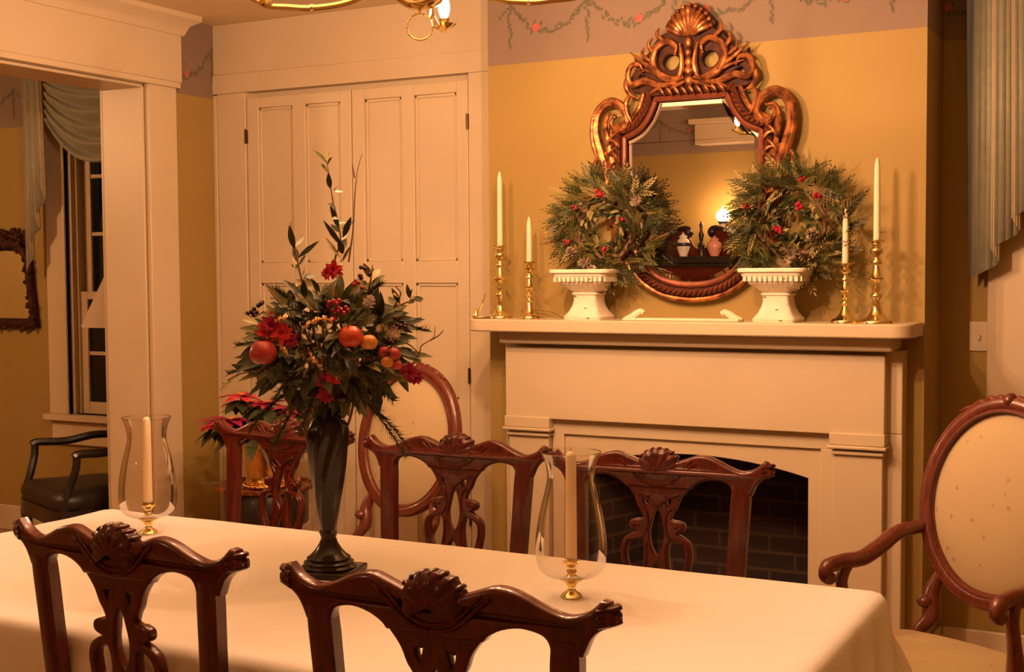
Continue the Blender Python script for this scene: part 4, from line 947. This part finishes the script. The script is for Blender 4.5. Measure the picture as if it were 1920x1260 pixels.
def fruit(px,py,w,r,mat,name):
    m=MB(); c=U(px,py,w-.035); rings=[]
    for i in range(13):
        t=PI*i/12; q=max(sin(t),.02); rr=r*q*(1+.06*cos(t)); zz=-r*cos(t)*.94+(.18*r*math.exp(-(q/.35)**2)*(1 if cos(t)>0 else -1)*(1 if cos(t)>0 else .6))
        rings.append([(c.x+rr*cos(2*PI*k/20),c.y+rr*sin(2*PI*k/20),c.z+zz) for k in range(20)])
    m.loft(rings); o=m.build(name,mat,fa,angle=80); s=MB(); s.tube([(c.x,c.y,c.z+r*.7),(c.x+.002,c.y,c.z+r*1.12)],.0016,5); s.build('stalk',STEM,o)
fruit(672,632,-.115,.030,ORANF,'apple'); fruit(703,643,-.105,.021,YELF,'crab_apple'); fruit(745,665,-.09,.019,PINKF,'crab_apple'); fruit(735,678,-.10,.016,YELF,'crab_apple'); fruit(750,684,-.09,.014,ORANF,'crab_apple'); fruit(729,661,-.09,.016,PINKF,'crab_apple')
fruit(515,660,-.10,.034,PINKF,'apple')
def flower(px,py,w,r,mat,n=11):
    m=MB(); c=U(px,py,w-.030)
    for k in range(n):
        a=2*PI*k/n+g.uniform(-.2,.2); up=g.uniform(-.9,.1); m.leaf(c,(cos(a),up*.6-.1,sin(a)*.9),(0,-1,.2),r*g.uniform(.75,1.1),r*.5,0,.2,.25)
    for k in range(n//2):
        a=2*PI*k/(n//2); m.leaf(c+Vector((0,-.006,0)),(cos(a),-.9,sin(a)),(0,-1,.2),r*.55,r*.42,0,-.2,.3)
    m.build('flower',mat,fa,angle=180)
for a in ((633,514,-.02,.026,RED),(622,520,-.03,.018,RED),(530,612,-.09,.036,MAGEN),(548,625,-.10,.034,RED),(518,626,-.09,.030,RED),(620,712,-.10,.024,MAGEN),(640,706,-.105,.022,RED),(622,738,-.085,.024,MAGEN),(770,700,-.04,.026,MAGEN),(780,712,-.03,.022,MAGEN),(565,640,-.10,.022,MAGEN)): flower(*a)
def berries(px,py,w,n,sp,r,mat):
    m=MB()
    for k in range(n):
        c=U(px+g.uniform(-sp,sp),py+g.uniform(-sp,sp),w-.03+g.uniform(-.012,.012)); m.ball(c,r,8,6)
    m.build('berry_cluster',mat,fa)
for a in ((642,578,-.105,9,14,.0065,BERRY),(655,590,-.10,6,10,.006,BERRY),(640,598,-.105,5,8,.006,BERRY),(495,582,-.03,6,10,.006,PLUM),(482,592,-.02,3,6,.006,PLUM),(690,520,-.02,6,10,.0055,PLUM),(680,540,-.04,5,8,.0055,BERRY),(755,612,-.05,9,12,.007,PLUM),(600,600,-.11,6,16,.006,PLUM),(708,672,-.10,6,10,.006,PLUM)): berries(*a)
for px,py,w,r in ((579,746,-.05,.0125),(646,748,-.05,.0135),(586,742,-.06,.010)):
    m=MB(); m.ball(U(px,py,w),r,14,10); m.build('plum',PLUM,fa)
def cone(px,py,w,ax,s=1):
    c=MB(); ax=Vector(ax).normalized(); o=U(px,py,w-.03); s1=ax.cross(Vector((.1,0,1))).normalized(); s2=ax.cross(s1)
    for k in range(40):
        t=k/39; an=k*2.4; rr=.016*s*sin(PI*(.15+.8*t)); dr=s1*cos(an)+s2*sin(an); c.leaf(o+ax*((t-.5)*.055*s),dr+ax*.5,ax,rr+.007*s,.012*s,0,.1,.1)
    c.build('pine_cone',CONE,fa,angle=180)
cone(740,632,-.07,(.5,-.8,.2)); cone(728,626,-.075,(-.4,-.8,.4),.9); cone(590,660,-.115,(.7,-.5,-.6),.8); cone(525,690,-.08,(0,-.8,-.6),.9); cone(700,575,-.07,(.4,-.6,.7),.8)
for P in ([(596,655,-.12),(604,668,-.13),(612,676,-.128),(618,688,-.12)],[(535,606,-.10),(548,600,-.115),(560,596,-.11)],[(585,620,-.115),(600,608,-.125),(622,600,-.12),(640,604,-.118)],[(545,650,-.11),(556,656,-.12),(560,664,-.115)]):
    m=MB(); Q=smooth([tuple(U(p[0],p[1],p[2]-.03)) for p in P],5)
    for i in range(len(Q)-1):
        a,b=Vector(Q[i]),Vector(Q[i+1]); h=Vector((0,.003,.008*abs(cos(i*.9)))); m.add([a-h,b-h,b+h,a+h],[(0,1,2,3)])
    m.build('gold_ribbon',GOLDR,fa,angle=180,solid=.001)
for P in ([(720,690,-.02),(765,692,-.02),(785,672,-.02),(790,655,-.02),(812,640,-.02),(815,620,-.02)],[(806,645,-.02),(822,636,-.02),(831,626,-.02)],[(730,640,-.02),(760,650,0),(782,668,0),(788,690,0)],[(740,600,0),(770,618,0),(790,622,0)],[(655,500,.01),(664,440,.01),(668,380,.01),(674,330,.01),(683,300,.01)],[(668,345,.01),(664,318,.01)],[(500,590,-.01),(480,600,-.01),(462,592,-.01)]):
    m=MB(); m.tube(smooth([tuple(U(*p)) for p in P],4),[.0022*(1-.6*i/(4*(len(P)-1))) for i in range(4*(len(P)-1)+1)],6)
    m.build('twig',STEM,fa)
# ------------------------------------------------------------------ highboy seen in the looking-glass
HBX=-3.40
hb=thing('highboy','mahogany cabinet with a scrolled pediment reflected in the mirror','cabinet',(HBX,-.49,0))
m=MB(); m.box(-.33,.33,0,.42,.10,1.50); m.build('carcass',MAHOG,hb,bevel=.004)
m=MB(); m.box(-.36,.36,0,.46,1.50,1.555); m.box(-.345,.345,0,.44,1.475,1.50); m.build('cornice',BLACKW,hb,bevel=.006)
hp=smooth([(.345,1.555),(.335,1.60),(.30,1.66),(.23,1.735),(.16,1.775),(.10,1.775),(.075,1.745),(.09,1.715),(.115,1.72)],4)
lo=smooth([(.09,1.70),(.07,1.66),(.05,1.63),(.02,1.612)],3)
m=flat_mesh([mirror_half([(0,1.61)]+lo[::-1]+[(.06,1.735)]+hp[::-1][4:])],.03,.004); m.v=[(x,y+.36,z) for x,y,z in m.v]; m.build('pediment',MAHOG,hb)
m=MB()
for sx in (-1,1): m.tube([(sx*x,.385,z) for x,z in hp],.016,8); m.ball((sx*.098,.39,1.742),.034,12,8)
m.build('pediment_moulding',BLACKW,hb)
m=MB(); m.lathe([(.03,1.555),(.02,1.60),(.03,1.64),(.012,1.67),(.022,1.72),(.010,1.76),(.016,1.80),(.001,1.83)],14,c=(.0,.36,0)); m.build('finial',BLACKW,hb)
for z0,z1 in ((1.28,1.46),(1.06,1.26),(.82,1.04),(.50,.80),(.20,.48)):
    m=MB(); m.box(-.305,.305,.415,.436,z0,z1); d=m.build('drawer',MAHOG,hb,bevel=.006)
    for sx in (-1,1):
        h=MB(); h.tube(smooth([(sx*.16-.035,.438,(z0+z1)/2+.01),(sx*.16-.02,.455,(z0+z1)/2-.008),(sx*.16+.02,.455,(z0+z1)/2-.008),(sx*.16+.035,.438,(z0+z1)/2+.01)],3),.004,6); h.build('pull',BRASS,d)
for sx in (-1,1):
    for y in (.04,.38):
        m=MB(); m.tube([(sx*.29,y,.12),(sx*.31,y,.06),(sx*.30,y,0)],[.035,.03,.022],8); m.build('foot',MAHOG,hb)
def jar(x,y,z,h,r,label,mat,band=True):
    j=thing('porcelain_jar',label,'jar',(x,y,z),0,'porcelain on the cabinet')
    m=MB(); m.lathe([(r*.55,0),(r*.6,.01),(r*.95,h*.35),(r,h*.5),(r*.8,h*.68),(r*.5,h*.74),(r*.5,h*.78)],24); m.build('body',mat,j)
    m=MB(); m.lathe([(r*.62,h*.78),(r*.6,h*.82),(r*.3,h*.90),(r*.1,h*.93),(r*.16,h*.97),(.001,h)],20); m.build('lid',mat,j)
    if band: m=MB(); m.lathe([(r*.985,h*.42),(r*1.015,h*.46),(r*1.012,h*.52),(r*.96,h*.56)],24,cap=False); m.build('band',BLUEP,j)
jar(HBX-.125,-.065,1.555,.19,.055,'white lidded jar reflected before the cabinet pediment',IVORYP)
hl_=thing('porcelain_lamp','lit white globe lamp reflected behind the cabinet pediment','lamp',(HBX+.115,-.32,1.555))
m=MB(); m.lathe([(.040,0),(.045,.01),(.060,.12),(.062,.17),(.045,.22),(.030,.25),(.030,.262)],24); m.build('body',IVORYP,hl_)
m=MB(); m.lathe([(.034,.255),(.040,.262),(.040,.272),(.034,.278)],24); m.build('band',BLUEP,hl_)
m=MB(); m.lathe([(.034,.278),(.050,.296),(.054,.318),(.044,.345),(.022,.362),(.010,.372),(.004,.392),(.001,.395)],24); m.build('globe',BULB3,hl_,angle=80)
jar(HBX+.13,-.065,1.555,.16,.06,'pink pot reflected before the cabinet pediment',PINKP,False)
# ------------------------------------------------------------------ light, camera, view
emis(BULB,(1,.535,.30),BULB_L); emis(BULB2,(1,.52,.25),GLOBE_L); emis(BULB3,(1,.54,.29),150)
w=bpy.data.worlds.new('night'); scene.world=w; w.use_nodes=True
w.node_tree.nodes['Background'].inputs[0].default_value=(.010,.012,.018,1); w.node_tree.nodes['Background'].inputs[1].default_value=.3
FPX=2425.0; PIT,YAW,ROL=R(2.9),R(27.71),R(-.37)
cy,sy,cp,sp2=cos(YAW),sin(YAW),cos(PIT),sin(PIT)
fwd=Vector((-sy*cp,cy*cp,-sp2)); rt=Vector((cy,sy,0)); up=rt.cross(fwd)
r2=rt*cos(ROL)+up*sin(ROL); u2=up*cos(ROL)-rt*sin(ROL)
cam=bpy.data.cameras.new('camera'); co=bpy.data.objects.new('camera',cam); COL.objects.link(co)
cam.sensor_fit='HORIZONTAL'; cam.sensor_width=36; cam.lens=FPX/1920*36; cam.clip_start=.02
mt=Matrix((r2,u2,-fwd)).transposed().to_4x4(); mt.translation=Vector((0,0,1.53)); co.matrix_world=mt
scene.camera=co
scene.view_settings.view_transform='Standard'; scene.view_settings.look='None'; scene.view_settings.gamma=1; scene.view_settings.exposure=EXPO; scene.view_settings.use_curve_mapping=False
scene.cycles.use_denoising=True; scene.cycles.max_bounces=9; scene.cycles.diffuse_bounces=5; scene.cycles.glossy_bounces=5; scene.cycles.transparent_max_bounces=12; scene.cycles.caustics_reflective=False; scene.cycles.caustics_refractive=False; scene.cycles.sample_clamp_indirect=6
